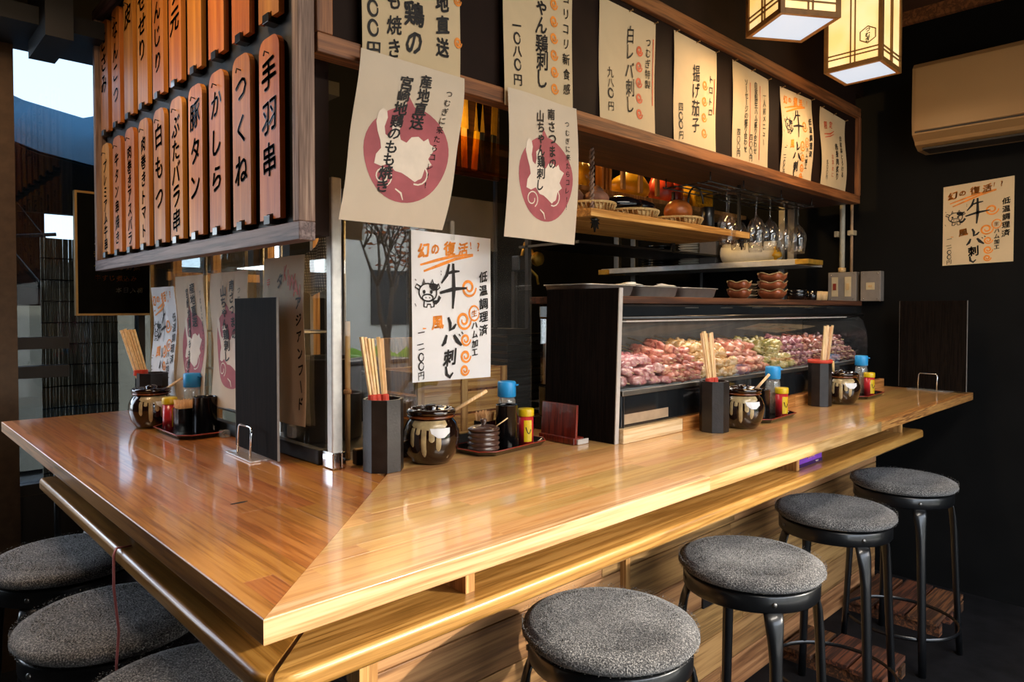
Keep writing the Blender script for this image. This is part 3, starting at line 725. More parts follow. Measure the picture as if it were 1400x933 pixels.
LAYER = {}
def sheet(name, label, cat, TL, TR, BL, BR, pr, mat, th=.0005, bend=None, group=None, parts=None):
    """a thin sheet between four corners, bend(u,v)->offset along its normal, prints lie on its front"""
    TL, TR, BL, BR = map(Vector, (TL,TR,BL,BR)); C0 = (TL+TR+BL+BR)/4
    nrm = (TR-TL).cross(TL-BL).normalized()
    bend = bend or (lambda u,v: 0.)
    def P(u, v, off=0.):
        top = TL.lerp(TR,u); bot = BL.lerp(BR,u); return bot.lerp(top,v)+nrm*(bend(u,v)+off)-C0
    root = thing(name, label, cat, tuple(C0), 0, group)
    nu, nv = 20, 30; m = MB()
    vs = [P(i/nu,j/nv) for j in range(nv+1) for i in range(nu+1)]; vb = [P(i/nu,j/nv,-th) for j in range(nv+1) for i in range(nu+1)]
    q = [(j*(nu+1)+i, j*(nu+1)+i+1, (j+1)*(nu+1)+i+1, (j+1)*(nu+1)+i) for j in range(nv) for i in range(nu)]
    K_ = len(vs)
    rim = []
    for i in range(nu): rim.append((i, K_+i, K_+i+1, i+1)); a=nv*(nu+1)+i; rim.append((a, a+1, K_+a+1, K_+a))
    for j in range(nv): a=j*(nu+1); b=a+nu+1; rim.append((a, b, K_+b, K_+a)); a+=nu; b+=nu; rim.append((a, K_+a, K_+b, b))
    m.add(vs+vb, q+[[K_+i for i in f[::-1]] for f in q], True); m.add(vs+vb, rim, False)
    m.build('paper' if cat != 'slab' else 'board', mat, root)
    if pr:
        def refine(V, F, mx):
            V = list(V); T_ = []
            for f in F:
                if len(f) == 4 and max(abs(V[f[i]][1]-V[f[i-1]][1]) for i in range(4)) < mx and max(abs(V[f[i]][0]-V[f[i-1]][0]) for i in range(4)) < mx: T_.append(f); continue
                for i in range(1,len(f)-1): T_.append([f[0],f[i],f[i+1]])
            out = []; mid = {}
            while T_:
                f = T_.pop()
                if len(f) == 4: out.append(f); continue
                L = [(math.hypot((V[f[i]][0]-V[f[(i+1)%3]][0])*pr.asp, V[f[i]][1]-V[f[(i+1)%3]][1]), i) for i in range(3)]; l, i = max(L)
                if l <= mx: out.append(f); continue
                a, b, c = f[i], f[(i+1)%3], f[(i+2)%3]; kk = (min(a,b),max(a,b))
                if kk not in mid: mid[kk] = len(V); V.append(((V[a][0]+V[b][0])/2, (V[a][1]+V[b][1])/2))
                m_ = mid[kk]; T_.append([a,m_,c]); T_.append([m_,b,c])
            return V, out
        for k, (mt, (V, F)) in enumerate(pr.L.items()):
            if 'stamp' in mt.name or 'coloured' in mt.name: V, F = refine(V, F, .05)
            off = .0012 + (.0006 if mt.name.startswith(('black','matt')) else 0) + (-.0006 if 'stamp' in mt.name else 0) + .0001*k
            mm = MB(); mm.add([P(u,v,off) for u,v in V], F, False)
            nm = {'stamp':'emblem','paper':'emblem_figure'}
            mm.build('emblem' if 'stamp' in mt.name else ('emblem_figure' if 'coloured' in mt.name else 'lettering'), mt, root)
    return root

# ------------------------------------------------------------------ designs
INK, OR, RO, PK, CR = M['inkm'], M['orange'], M['redor'], M['pink'], M['cream']
def cow(p, u, v, s, ink):
    A = p.asp
    def q(pts): return [(u+x*s/A, v+y*s) for x,y in pts]
    w = s*.055
    p.stroke(ink, q([(.42*cos(a)-.02,.34*sin(a)) for a in [2*pi*i/26 for i in range(27)]]), w, False)
    p.stroke(ink, q([(-.34,.2),(-.55,.3),(-.62,.18),(-.42,.08)]), w, False); p.stroke(ink, q([(.3,.24),(.5,.34),(.56,.2),(.4,.1)]), w, False)
    for sx in (-1,1): p.stroke(ink, q([(sx*.14-.02,.33),(sx*.2,.5),(sx*.26,.3)]), w, False)
    p.fan(ink, q([(.06,.34),(.3,.36),(.5,.3),(.4,.1),(.22,.06),(.12,.14),(.05,.22)]))
    for sx in (-.2,.14): p.disc(ink, u+sx*s/A, v+.02*s, s*.065, s*.075, 14)
    p.stroke(ink, q([(.26*cos(a)-.03,.13*sin(a)-.2) for a in [2*pi*i/20 for i in range(21)]]), w, False)
    for sx in (-.12,.06): p.disc(ink, u+sx*s/A, v-.2*s, s*.025, s*.03, 8)
    p.stroke(ink, q([(-.2,-.33),(-.22,-.55),(-.08,-.56),(-.05,-.45),(.1,-.45),(.12,-.56),(.26,-.54),(.3,-.3)]), w, False)
    p.fan(ink, q([(.2,-.3),(.42,-.28),(.5,-.1),(.62,-.18),(.5,-.36),(.36,-.46),(.22,-.4)]))
def liver(p):
    ink = M['ink'] if False else INK
    p.char(OR,'幻',.14,.872,.10,bold=.07); p.char(OR,'の',.28,.885,.075,bold=.07); p.char(OR,'復',.46,.90,.10,bold=.06); p.char(OR,'活',.63,.905,.095,bold=.06); p.char(OR,'!',.73,.935,.07,bold=.03); p.char(OR,'?',.83,.93,.085,bold=.03,jit=.02)
    p.stroke(OR, [(.1,.775),(.3,.815),(.5,.85),(.76,.875)], .014); p.stroke(OR, [(.14,.735),(.34,.785),(.52,.83),(.76,.865)], .015)
    # the big character, brushed
    p.stroke(ink, [(.45,.795),(.42,.72),(.35,.66)], .018); p.stroke(ink, [(.41,.725),(.50,.745),(.58,.75)], .016)
    p.stroke(ink, [(.33,.595),(.50,.625),(.67,.635)], .020); p.stroke(ink, [(.50,.80),(.505,.62),(.49,.49)], .022)
    p.stroke(ink, [(.43,.43),(.455,.39),(.455,.345),(.50,.36),(.53,.385)], .020)
    p.stroke(ink, [(.41,.31),(.385,.26),(.35,.235)], .020); p.stroke(ink, [(.50,.31),(.54,.27),(.60,.235)], .024); p.stroke(ink,[(.565,.315),(.585,.30)],.012); p.stroke(ink,[(.60,.33),(.62,.315)],.012)
    p.char(ink,'刺',.45,.155,.12,bold=.05,tall=1.05); p.stroke(ink, [(.40,.095),(.41,.04),(.45,.02),(.49,.05)], .018)
    cow(p, .19, .595, .175, ink)
    p.char(OR,'風',.30,.395,.10,bold=.06); p.stroke(OR,[(.12,.355),(.16,.355)],.01)
    p.swirl(OR,.70,.64,.068,.014); p.swirl(OR,.63,.41,.068,.014); p.ring(OR,.77,.46,.046,.052,.010); p.char(OR,'生',.77,.46,.055,bold=.02)
    p.swirl(OR,.655,.275,.046,.012); p.swirl(OR,.655,.16,.048,.013); p.swirl(OR,.645,.062,.040,.013)
    p.col(ink,'ハム加工',.775,.375,.060,.064,bold=.04)
    p.col(ink,'低温調理済',.895,.72,.084,.095,bold=.035)
    p.char(ink,'一',.10,.33,.055); p.stroke(ink,[(.05,.245),(.08,.25)],.007); p.char(ink,'二',.10,.235,.055); p.ring(ink,.10,.165,.020,.026,.007); p.ring(ink,.10,.105,.020,.026,.007); p.char(ink,'円',.10,.04,.06,bold=.01)
    for dy in (0,.02): p.stroke(ink,[(.345,.745-dy),(.35,.735-dy)],.006)
    p.stroke(ink,[(.035,.68),(.05,.67)],.006); p.stroke(ink,[(.03,.52),(.045,.50)],.006)
def emblem(p, u, v, r):
    """round dull red stamp with a reclining animal left in paper colour, raised paws and curled tail"""
    A = p.asp; n = 44
    p.fan(PK, [(u+r*(1+.03*sin(3*a))*cos(a)/A, v+r*1.06*sin(a)) for a in [2*pi*i/n for i in range(n)]])
    p.fan(PK, [(u-.22*r/A, v+.9*r), (u-.16*r/A, v+1.28*r), (u+.06*r/A, v+1.0*r)])
    q = lambda pts: [(u+x*r/A, v+y*r) for x,y in pts]
    body = [(-.80,.60),(-.78,.80),(-.70,.90),(-.60,.86),(-.56,.72),(-.60,.52),(-.56,.36),(-.46,.30),(-.42,.46),(-.44,.62),(-.34,.70),(-.24,.62),(-.26,.46),(-.20,.30),(-.06,.26),(.04,.40),(.20,.44),(.34,.36),(.44,.44),(.50,.32),(.66,.26),(.56,.10),(.50,-.02),(.60,-.14),(.44,-.26),(.40,-.44),(.24,-.58),(.04,-.48),(-.10,-.42),(-.26,-.40),(-.42,-.26),(-.58,-.34),(-.74,-.30),(-.72,-.10),(-.62,.05),(-.66,.22),(-.74,.40)]
    p.fan(CR, q(body))
    p.stroke(PK, q([(-.60,.78),(-.40,.74),(-.30,.84),(-.12,.90)]), r*.09, False); p.stroke(PK, q([(-.5,.25),(-.35,.05),(-.15,-.10),(.1,-.16),(.25,-.05)]), r*.035)
    p.stroke(CR, q([(.30+.26*(1-.6*i/18)*cos(-1.9+i*.42), -.38+.26*(1-.6*i/18)*sin(-1.9+i*.42)) for i in range(19)]), r*.035, False)
    p.stroke(CR, q([(-.52+.22*(1-.6*i/18)*cos(-1+i*.42), -.55+.22*(1-.6*i/18)*sin(-1+i*.42)) for i in range(19)]), r*.03, False)
    p.stroke(CR, q([(-.2,-.78),(-.05,-.86),(.02,-1.0)]), r*.03)
def tsumugi(p, mainR, mainL, seed=0, drift=0.):
    emblem(p, .52, .43, .27*p.asp/.68)
    p.col(INK,'つむぎに来たらコレ!!',.84,.86,.050,.060,drift=drift,bold=.012)
    p.col(INK,mainR,.60,.90-.0,.088,.088,drift=drift,bold=.04)
    p.col(INK,mainL,.42,.86,.086,.080,drift=drift,bold=.04)

PB = Print(.34/.47, 91)
for tx_, u_, v_, sz_, c_ in pb_:
    for i_, ch_ in enumerate(tx_): PB.char({'w':M['chalkw'],'y':M['chalky'],'o':M['orange']}[c_], ch_, u_+i_*sz_*1.1/PB.asp, v_, sz_, bold=.01)
for mt, (V, F) in PB.L.items(): MB().add([(u*.34,-.0015,v*.47) for u, v in V], F).build('lettering', mt, bb)
# ================================================================== glass partition
GX, GY, ZT = .45, .64, 1.622
gp = thing('glass_partition', 'clear glass partition with an aluminium corner post standing on the counter', 'partition', (0,0,0))
MB().box((GX+.035,GY,.985),(1.105,GY+.006,ZT)).build('pane', M['glass'], gp)
MB().box((GX,GY+.035,.985),(GX+.006,1.30,ZT)).build('pane', M['glass'], gp)
MB().box((GX,1.31,.985),(GX+.006,1.97,ZT)).build('pane', M['glass'], gp)
MB().cbox((GX-.004,GY-.006,.985),(GX+.023,GY+.021,ZT+.004),.004).build('corner_post', M['alu'], gp)
MB().cbox((GX-.006,GY-.010,.951),(GX+.014,GY+.04,.99),.003).cbox((GX+.016,GY-.010,.951),(GX+.030,GY+.03,.99),.003).build('post_bracket', M['chrome'], gp)
MB().lathe([(.0001,0),(.004,0),(.004,.002),(.0001,.002)],10,T(GX+.023,GY-.011,.972,pi/2)).build('screw', M['black'], gp)
MB().cbox((GX+.06,GY-.004,.951),(1.105,GY+.016,.986),.002).build('bottom_rail', M['black'], gp)
MB().cbox((GX-.006,GY+.06,.951),(GX+.016,1.97,.986),.002).build('bottom_rail', M['black'], gp)
MB().box((GX+.06,GY-.006,.986),(1.10,GY+.01,.989)).build('trim', M['gold'], gp)
MB().box((GX-.003,1.965,.986),(GX+.009,1.977,ZT)).build('end_strip', M['gold'], gp)
for y in (.82,1.05,1.35,1.6,1.85):
    MB().cbox((GX-.012,y,1.0),(GX,y+.03,1.03),.002).build('clip', M['clear'], gp)

# dark woodgrain divider beside the glass, with aluminium edge
dv = thing('divider_screen', 'tall dark woodgrain divider board between glass partition and display case', 'divider', (1.155,.37,.9505))
Md = Matrix.Shear('XY' if False else 'YZ', 3, (0,0)).to_4x4() if False else Matrix.Identity(4)
m = MB(); vs = [(0,0,0),(.014,0,0),(.014,.27,0),(0,.27,0)]
m.add([(0,.002,0),(.016,.002,0),(.016,.265,0),(0,.265,0),(0,-.012,.43),(.016,-.012,.43),(.016,.255,.43),(0,.255,.43)],
      [(0,3,2,1),(4,5,6,7),(0,1,5,4),(1,2,6,5),(2,3,7,6),(3,0,4,7)]).build('board', M['divider'], dv)
MB().add([(0,-.001,0),(.016,-.001,0),(.016,.002,0),(0,.002,0),(0,-.015,.43),(.016,-.015,.43),(.016,-.012,.43),(0,-.012,.43)],
      [(0,3,2,1),(4,5,6,7),(0,1,5,4),(1,2,6,5),(2,3,7,6),(3,0,4,7)]).build('edge_strip', M['acrylic'], dv)

# free standing dividers in clear stands
def divider(loc, rz, lab, w=.27, h=.40, lean=0.0):
    t = thing('divider_board', lab, 'divider', loc, rz)
    L = Matrix.Rotation(lean,4,'X')
    MB().cbox((-w/2,0,.006),(w/2,.006,h),.0008,L).build('board', M['divider'], t)
    MB().cbox((-w/2-.001,.0,.006),(-w/2,.006,h),.0003,L).build('edge_strip', M['box_grey'], t)
    MB().cbox((w/2,.0,.006),(w/2+.001,.006,h),.0003,L).build('edge_strip', M['box_grey'], t)
    MB().cbox((-.085,-.045,0),(.085,.03,.005),.001).build('base', M['clear'], t)
    MB().tube([(-.042,-.03,.004),(-.042,-.026,.07),(-.036,-.025,.078),(.036,-.025,.078),(.042,-.026,.07),(.042,-.03,.004)], .0028, 8).build('wire_arch', M['chrome'], t)
    MB().tube([(-.042,.022,.004),(-.042,.018,.05),(.042,.018,.05),(.042,.022,.004)], .0022, 6).build('wire_support', M['chrome'], t)
    return t
divider((.385,.915,ZC+.0005), radians(-92), 'charcoal woodgrain divider board in a clear stand on the short arm')
divider((3.215,.155,ZC+.0005), radians(-90-14), 'charcoal woodgrain divider board in a clear stand at the far right end', .30, .41)

# ================================================================== sheets on the glass
def wavy(a, f, ph=0.): return lambda u,v: a*sin(f*v+ph)+a*.6*sin(f*1.7*u+ph*2)
p = Print(.70, 5); liver(p)
sheet('menu_sheet','white menu sheet with cow drawing and orange swirls on the glass right of the post','menu',(.668,.634,1.522),(.936,.634,1.518),(.670,.634,1.136),(.935,.634,1.133),p,M['paperw'],bend=lambda u,v:-.0+.001*sin(5*v))
MB_c = lambda x,z: MB().cbox((x-.006,-.004,z),(x+.006,.002,z+.045),.001)
cl = thing('clip_hook', 'clear hook holding the white cow menu on the glass', 'hook', (.80,.636,1.505)); MB().box((-.006,-.004,0),(.006,0,.05)).build('hook_strip', M['clear'], cl)
# four sheets inside the short arm's partition, facing the short side
def leftsheet(y0, y1, z0, z1, pr, lab, wav=.004, z1b=None, mat=None, seed=0):
    x = .441
    return sheet('menu_sheet', lab, 'menu', (x,y0,z1),(x,y1,z1b or z1+.0),(x,y0,z0),(x,y1,z0+.005), pr, mat or M['paper'], bend=wavy(wav,7,seed))
p = Print(.70, 6); liver(p)
leftsheet(1.93,1.69,1.02,1.40,p,'white cow menu sheet farthest along the short arm glass',.006,mat=M['paperw'])
p = Print(.66, 7); tsumugi(p,'産地直送','宮崎地鶏のもも焼き')
leftsheet(1.655,1.40,1.02,1.43,p,'cream sheet with red stamp, second from the far end of the short arm glass',.005,seed=1)
p = Print(.68, 8); tsumugi(p,'南さつまの','山ちゃん鶏刺し')
leftsheet(1.36,1.08,1.03,1.43,p,'cream sheet with red stamp beside the charcoal divider on the short arm',.005,seed=2)
p = Print(.62, 9)
for k, ch in enumerate('KIWAI'): p.char(RO, ch, .58+.085*k, .90-.030*k, .10, bold=.06, wide=.8, tall=1.3)
p.col(INK,'アジアンフード',.90,.72,.078,.098,bold=.05); p.char(INK,'タイ'[0],.44,.86,.10,bold=.04); p.char(RO,'辛',.17,.85,.06,bold=.02)
leftsheet(.985,.76,1.03,1.455,p,'cream sheet with red letters and black katakana behind the charcoal divider',.003,seed=3,mat=M['paper'])

# ================================================================== sign band above the counter
BY = .50
bd = thing('sign_band', 'long dark sign band with timber frame hanging above the long arm', 'sign board', (0,0,0))
MB().box((.345,.515,1.87),(3.26,.53,2.40)).build('backing', M['brown_panel'], bd)
MB().cbox((.34,.495,1.846),(3.28,.54,1.886),.002).build('bottom_rail', M['band_x'], bd)
MB().cbox((.34,.495,2.268),(3.28,.54,2.315),.002).build('top_rail', M['band_x'], bd)
MB().cbox((.338,.493,1.886),(.374,.54,2.268),.002).build('left_stile', M['band_z'], bd)
MB().cbox((3.262,.493,1.886),(3.28,.54,2.268),.002).build('right_stile', M['band_z'], bd)
MB().box((1.2,.541,1.850),(3.28,.83,1.872)).build('soffit_board', M['soffit'], bd)

pins = MB()
def band_sheet(x0, x1, ztL, ztR, zbL, zbR, pr, lab, mat=None, wav=.002, seed=0, y=.5125):
    t = sheet('menu_sheet', lab, 'menu', (x0,y,ztL),(x1,y,ztR),(x0+.004,y,zbL),(x1,y,zbR), pr, mat or M['paperwarm'], bend=lambda u,v: -.0+wav*(1+sin(6*v+seed)), group=None)
    for u in (0.03,.5,.97):
        q = Vector((x0+(x1-x0)*u-(x0+x1)/2, -.001, ztL+(ztR-ztL)*u-.004-(ztL+ztR+zbL+zbR)/4))
        MB().tube([q, q+Vector((.002,-.014,.003))], .0014, 6).lathe([(.0001,0),(.003,0),(.003,.002),(.0001,.002)], 8, Matrix.Translation(q+Vector((.002,-.014,.003)))@Matrix.Rotation(pi/2,4,'X')).build('pin', M['gold'], t)
    return t
p = Print(.70,11)   # far left, runs out of the frame
p.col(INK,'産地直送',.80,.60,.105,.12,bold=.05); p.swirl(OR,.97,.29,.03,.01); p.swirl(OR,.97,.52,.03,.01)
p.col(INK,'宮崎地鶏の',.50,.80,.14,.145,bold=.045); p.col(INK,'もも焼き',.30,.52,.105,.12,bold=.03)
p.col(INK,'九八',.10,.55,.09,.1,bold=.02); p.ring(INK,.10,.33,.03,.036,.011); p.ring(INK,.10,.235,.03,.036,.011); p.char(INK,'円',.10,.13,.095,bold=.03)
band_sheet(.436,.707,2.262,2.262,1.82,1.83,p,'large cream menu sheet at the left end of the sign band',wav=.002,y=.491)
p = Print(.66,12)
p.col(INK,'コリコリ新食感',.90,.80,.075,.098,bold=.015)
p.col(INK,'山ちゃん鶏刺し',.53,.90,.125,.112,bold=.03)
for k in range(7): p.swirl(OR,.715,.84-.108*k,.036,.011)
p.char(INK,'一',.18,.50,.08); p.ring(INK,.18,.425,.027,.032,.009); p.char(INK,'八',.18,.345,.08); p.ring(INK,.18,.265,.027,.032,.009); p.char(INK,'円',.18,.17,.08,bold=.02)
band_sheet(.848,1.112,2.262,2.262,1.84,1.84,p,'cream menu sheet second from the left on the sign band, orange swirls',wav=.002,y=.491,seed=1)
p = Print(.80,13)
p.col(INK,'白レバ刺し',.53,.80,.155,.148,bold=.015,wide=.8); 
for k in range(5): p.swirl(RO,.70,.70-.135*k,.045,.014)
p.col(INK,'つむぎ特製',.86,.80,.085,.09,bold=.012); p.stroke(RO,[(.955,.85),(.96,.6),(.955,.27)],.012,False)
p.char(INK,'九',.19,.42,.09,bold=.01); p.char(INK,'八',.19,.335,.085,bold=.01); p.ring(INK,.19,.25,.033,.036,.011); p.char(INK,'円',.19,.14,.085,bold=.01)
band_sheet(1.255,1.540,2.245,2.245,1.884,1.880,p,'cream sheet with five red swirls, third from the left on the sign band',seed=2)
p = Print(.76,14)
p.col(INK,'揚げ茄子',.50,.70,.165,.165,bold=.015,wide=.85)
for k in range(4): p.swirl(OR,.71,.62-.155*k,.048,.013)
p.col(INK,'トロトロ',.86,.70,.085,.108,bold=.012); p.stroke(RO,[(.94,.72),(.945,.5),(.94,.37)],.013,False)
p.char(INK,'四',.16,.33,.085,bold=.01); p.ring(INK,.16,.245,.03,.034,.01); p.ring(INK,.16,.165,.03,.034,.01); p.char(INK,'円',.16,.07,.085,bold=.01)
band_sheet(1.648,1.922,2.255,2.250,1.888,1.892,p,'cream aubergine menu sheet, fourth from the left on the sign band',seed=3)
p = Print(.78,15)
p.col(INK,'一人前メニュー',.86,.80,.075,.082,bold=.012); p.col(INK,'自家製生ハム盛り合わせ',.62,.86,.075,.068,bold=.02); p.stroke(RO,[(.74,.88),(.74,.5),(.74,.10)],.012,False)
p.col(INK,'ソーセージの盛り合わせ',.35,.84,.075,.068,bold=.02); p.stroke(RO,[(.46,.86),(.46,.5),(.46,.2)],.012,False)
p.col(INK,'四〇〇円',.16,.30,.075,.072,bold=.01); p.col(INK,'四〇〇円',.50,.30,.075,.072,bold=.01)
band_sheet(2.040,2.328,2.255,2.245,1.884,1.872,p,'cream sheet with three columns and two orange rules on the sign band',seed=4)
p = Print(.80,16); liver(p)
band_sheet(2.433,2.740,2.243,2.250,1.872,1.880,p,'wrinkled cow menu sheet, second from the right end of the sign band',wav=.006,seed=5)
p = Print(.76,17)
p.char(RO,'限',.22,.80,.10,bold=.03); p.char(RO,'定',.42,.84,.10,bold=.03); p.stroke(RO,[(.16,.68),(.40,.72),(.55,.78)],.013); p.stroke(RO,[(.18,.64),(.40,.69),(.55,.74)],.01)
p.col(INK,'自家製とろける',.80,.72,.075,.082,bold=.02); p.col(INK,'赤身肉炙り',.60,.58,.095,.10,bold=.04); p.col(INK,'五〇〇円',.20,.32,.06,.065,bold=.01); p.col(RO,'お早めに',.42,.42,.07,.08,bold=.01)
band_sheet(2.828,3.120,2.240,2.228,1.885,1.880,p,'crinkled small menu sheet at the right end of the sign band',wav=.006,seed=6)
# two sheets hanging from the lower rail
p = Print(.70,18); tsumugi(p,'産地直送','宮崎地鶏のもも焼き',drift=-.012)
sheet('hanging_sheet','cream sheet with red round stamp hanging crooked over the glass, nearest the post','menu',(.426,.478,1.868),(.706,.478,1.868),(.372,.478,1.506),(.640,.478,1.505),p,M['paper'],bend=lambda u,v:.006+.012*sin(pi*(1-v))*(.4+u)+.004*sin(9*v))
p = Print(.70,19); tsumugi(p,'南さつまの','山ちゃん鶏刺し')
sheet('hanging_sheet','cream sheet with red round stamp hanging left of the wooden shelf','menu',(.852,.480,1.882),(1.116,.480,1.880),(.842,.480,1.506),(1.112,.480,1.502),p,M['paper'],bend=lambda u,v:.004+.010*sin(pi*(1-v)*1.1)+.004*sin(6*u))
# sheet on the black right wall
p = Print(.72,20); liver(p)
sheet('menu_sheet','cow menu sheet pinned alone on the black right wall below the air conditioner','menu',(XW-.004,.157,1.896),(XW-.004,-.118,1.914),(XW-.004,.157,1.527),(XW-.004,-.118,1.535),p,M['paperwarm'])

# ================================================================== wooden menu board
mbd = thing('menu_board', 'tall dark framed board hung with two rows of wooden menu slabs', 'sign board', (0,0,0))
Y0, Y1 = .50, 2.105
MB().box((.335,Y0+.03,1.47),(.345,Y1-.03,2.40)).build('backing', M['black'], mbd)
MB().cbox((.300,Y0,1.462),(.336,Y1,1.500),.002).build('bottom_rail', M['frame_y'], mbd)
MB().cbox((.300,Y0,1.500),(.336,Y0+.028,2.375),.002).build('right_stile', M['frame_z'], mbd)
MB().cbox((.300,Y1-.028,1.500),(.336,Y1,2.375),.002).build('left_stile', M['frame_z'], mbd)
MB().cbox((.300,Y0,2.375),(.336,Y1,2.41),.002).build('top_rail', M['frame_y'], mbd)
MB().box((.346,Y0+.06,1.48),(.40,Y1,2.37)).build('back_box', M['brown_panel'], mbd)
texts = [['手羽串','つくね','かしら','豚タン','ぶたバラ串','白もつ','肉巻きトマト','肉巻きアスパラ','牛タン串焼き','プレミアム牛串'],
         ['','','','','ハツ元','ぼんじり','せせり','皮','なんこつ','ささみ']]
words = [['three large characters','large hiragana, two left of the frame corner','three hiragana','pork tongue characters','long mixed text','three short characters','long text ending in katakana','long text ending in three katakana','six characters','the longest text']]
ordn = ['first','second','third','fourth','fifth','sixth','seventh','eighth','ninth','tenth']
for row in range(2):
    z0 = 1.519 + row*.437; h = .397
    for i in range(10):
        y = .668+i*.1497; w = .100
        t = thing('menu_slab', 'wooden menu slab, %s from the right in the %s row of the board' % (ordn[i], 'lower' if row == 0 else 'upper'), 'menu slab', (.322,y,z0), 0, 'wooden menu slabs on the board')
        if texts[row][i]: t['label'] = t['label'].replace('menu slab,', 'menu slab reading %s,' % texts[row][i])
        # outline with rounded top and a notch at the foot; local u = -y
        hw = w/2; R = .030
        pts = [(-hw,0),(-.016,0),(-.016,.012),(.016,.012),(.016,0),(hw,0),(hw,h-R)]
        pts += [(hw-R+R*cos(a), h-R+R*sin(a)) for a in [pi/2*k/5 for k in range(1,6)]]
        pts += [(-hw+R-R*sin(a), h-R+R*cos(a)) for a in [pi/2*k/5 for k in range(0,6)]]
        n = len(pts); dpt = .0125
        vs = [(-dpt/2,-u,v) for u,v in pts]+[(dpt/2,-u,v) for u,v in pts]
        bm_ = bmesh.new(); bv_ = [bm_.verts.new(q) for q in vs]
        fr = bm_.faces.new(bv_[:n]); bk = bm_.faces.new(bv_[n:][::-1])
        for k in range(n): bm_.faces.new([bv_[k], bv_[n+k], bv_[n+(k+1)%n], bv_[(k+1)%n]])
        bmesh.ops.recalc_face_normals(bm_, faces=bm_.faces[:]); bmesh.ops.triangulate(bm_, faces=[f for f in bm_.faces if len(f.verts) > 4])
        me = bpy.data.meshes.new('board'); bm_.to_mesh(me); bm_.free(); me.materials.append(M['slab'])
        link('board', me, t)
        MB().tube([(-.006,.0,h-.035),(-.016,.0,h-.033),(-.018,0,h-.044)], .0016, 6).build('nail', M['black'], t)
        MB().cbox((-.014,-.015,-.012),(.012,.015,.008),.001).build('peg', M['metalblk'], t)
        tx = texts[row][i]
        if tx:
            pr_ = Print(w/h, 30+row*10+i); nn = len(tx); sz = .19 if nn <= 3 else (.17 if nn <= 5 else .125)
            pit = {1:.2,2:.25,3:.235,4:.215,5:.165,6:.135,7:.118}[nn] if row == 0 else .19
            sz = min(sz, pit*1.05)
            pr_.col(M['ink'], tx, .5, .80 if row == 0 else .82, sz, pit, bold=.025, jit=.05)
            for mt, (V, F) in pr_.L.items():
                MB().add([(-dpt/2-.0012, -(u-.5)*w, v*h) for u,v in V], F).build('lettering', mt, t)
ORD = ('bottommost','second lowest','third lowest','fourth lowest','fifth lowest','sixth lowest','seventh lowest','eighth lowest','ninth lowest','tenth lowest','eleventh lowest','topmost')
# ================================================================== refrigerated display case
led = thing('case_ledge', 'raised pale wooden ledge along the back of the counter under the display case', 'ledge', (0,0,0))
for a, b_, mt in ((1.175,1.47,'ledge_pale'),(1.472,2.25,'ledge'),(2.252,3.22,'ledge')):
    if mt not in M: M[mt] = wood(mt, *(('c09a6a','d9bb8e','e6cda6') if mt == 'ledge_pale' else ('8a5426','b87a3c','cf955a')), axis=0, rough=.4, coat=.3, scale=1.4)
    MB().cbox((a,.355,ZC+.0005),(b_,.378,ZC+.040),.0015).build('board', M[mt], led)
MB().box((1.18,.379,ZC+.0005),(3.2,.70,ZC+.038)).build('bed', M['black'], led)
dc = thing('display_case', 'long refrigerated glass display case full of raw skewers on the counter', 'display case', (0,0,0))
X0, X1 = 1.185, 3.05; ZB = ZC+.0405
M['casefront'] = plain('dark glossy case front', '191c1f', .12, var=.3, scale=5, coat=.5)
MB().cbox((X0,.372,ZB),(X1,.69,1.085),.004).build('base', M['casefront'], dc)
MB().cbox((X0,.366,1.080),(X1,.378,1.094),.002).build('front_rail', M['steel_d'], dc)
MB().box((X0+.012,.3705,1.0),(X0+.23,.3715,1.028)).build('label_strip', plain('faded label strip','a08a70',.5), dc)
MB().box((X0+.010,.3700,ZB),(X0+.013,.3718,1.085)).build('joint', M['black'], dc)
# curved front glass
m = MB(); prof = [(.374,1.092),(.372,1.16),(.376,1.22),(.392,1.268),(.42,1.292)]
vs = []; 
for y,z in prof: vs += [(X0,y,z),(X1,y,z)]
fs = [(2*i,2*i+1,2*i+3,2*i+2) for i in range(len(prof)-1)]
m.add(vs, fs, True); m.add([(x,y+.003,z-.001) for x,y,z in vs], [f[::-1] for f in fs], True); m.build('front_glass', M['caseglass'], dc)
for x in (X0, X1-.006):
    pl = [(y,z) for y,z in prof]+[(.68,1.292),(.68,1.092)]
    m = MB(); m.prism(pl, 0, .006); m.v = [(x+c, a, b) for a, b, c in m.v]; m.build('end_panel', M['casefront'] if x > 2 else M['caseglass'], dc)
MB().box((X0+.01,.672,1.09),(X1-.01,.68,1.29)).build('back_panel', M['steel_d'], dc)
MB().cbox((X0,.400,1.290),(X1,.69,1.338),.008).build('top_housing', M['casefront'], dc)
MB().tube([(X0,.398,1.296),(X1,.398,1.296)], .007, 10).build('top_rail', M['metalblk'], dc)
MB().box((X0+.02,.40,1.087),(X1-.02,.66,1.094)).build('inner_tray', M['steel'], dc)
for k in range(6): MB().box((1.55+k*.22,.3995,1.325),(1.63+k*.22,.4003,1.329)).build('slot', M['steel_d'], dc)
bpy.data.objects[dc.name]
lm = emit('case lamp strip', (1,.86,.72), .5)
MB().box((X0+.1,.43,1.284),(X1-.1,.445,1.289)).build('lamp_strip', lm, dc)
for xx in (1.65,2.6): 
    l_ = area('display_case_lamp', (xx,.46,1.282), (0,0,0), .85, .03, 1.2, (1,.88,.78)); 

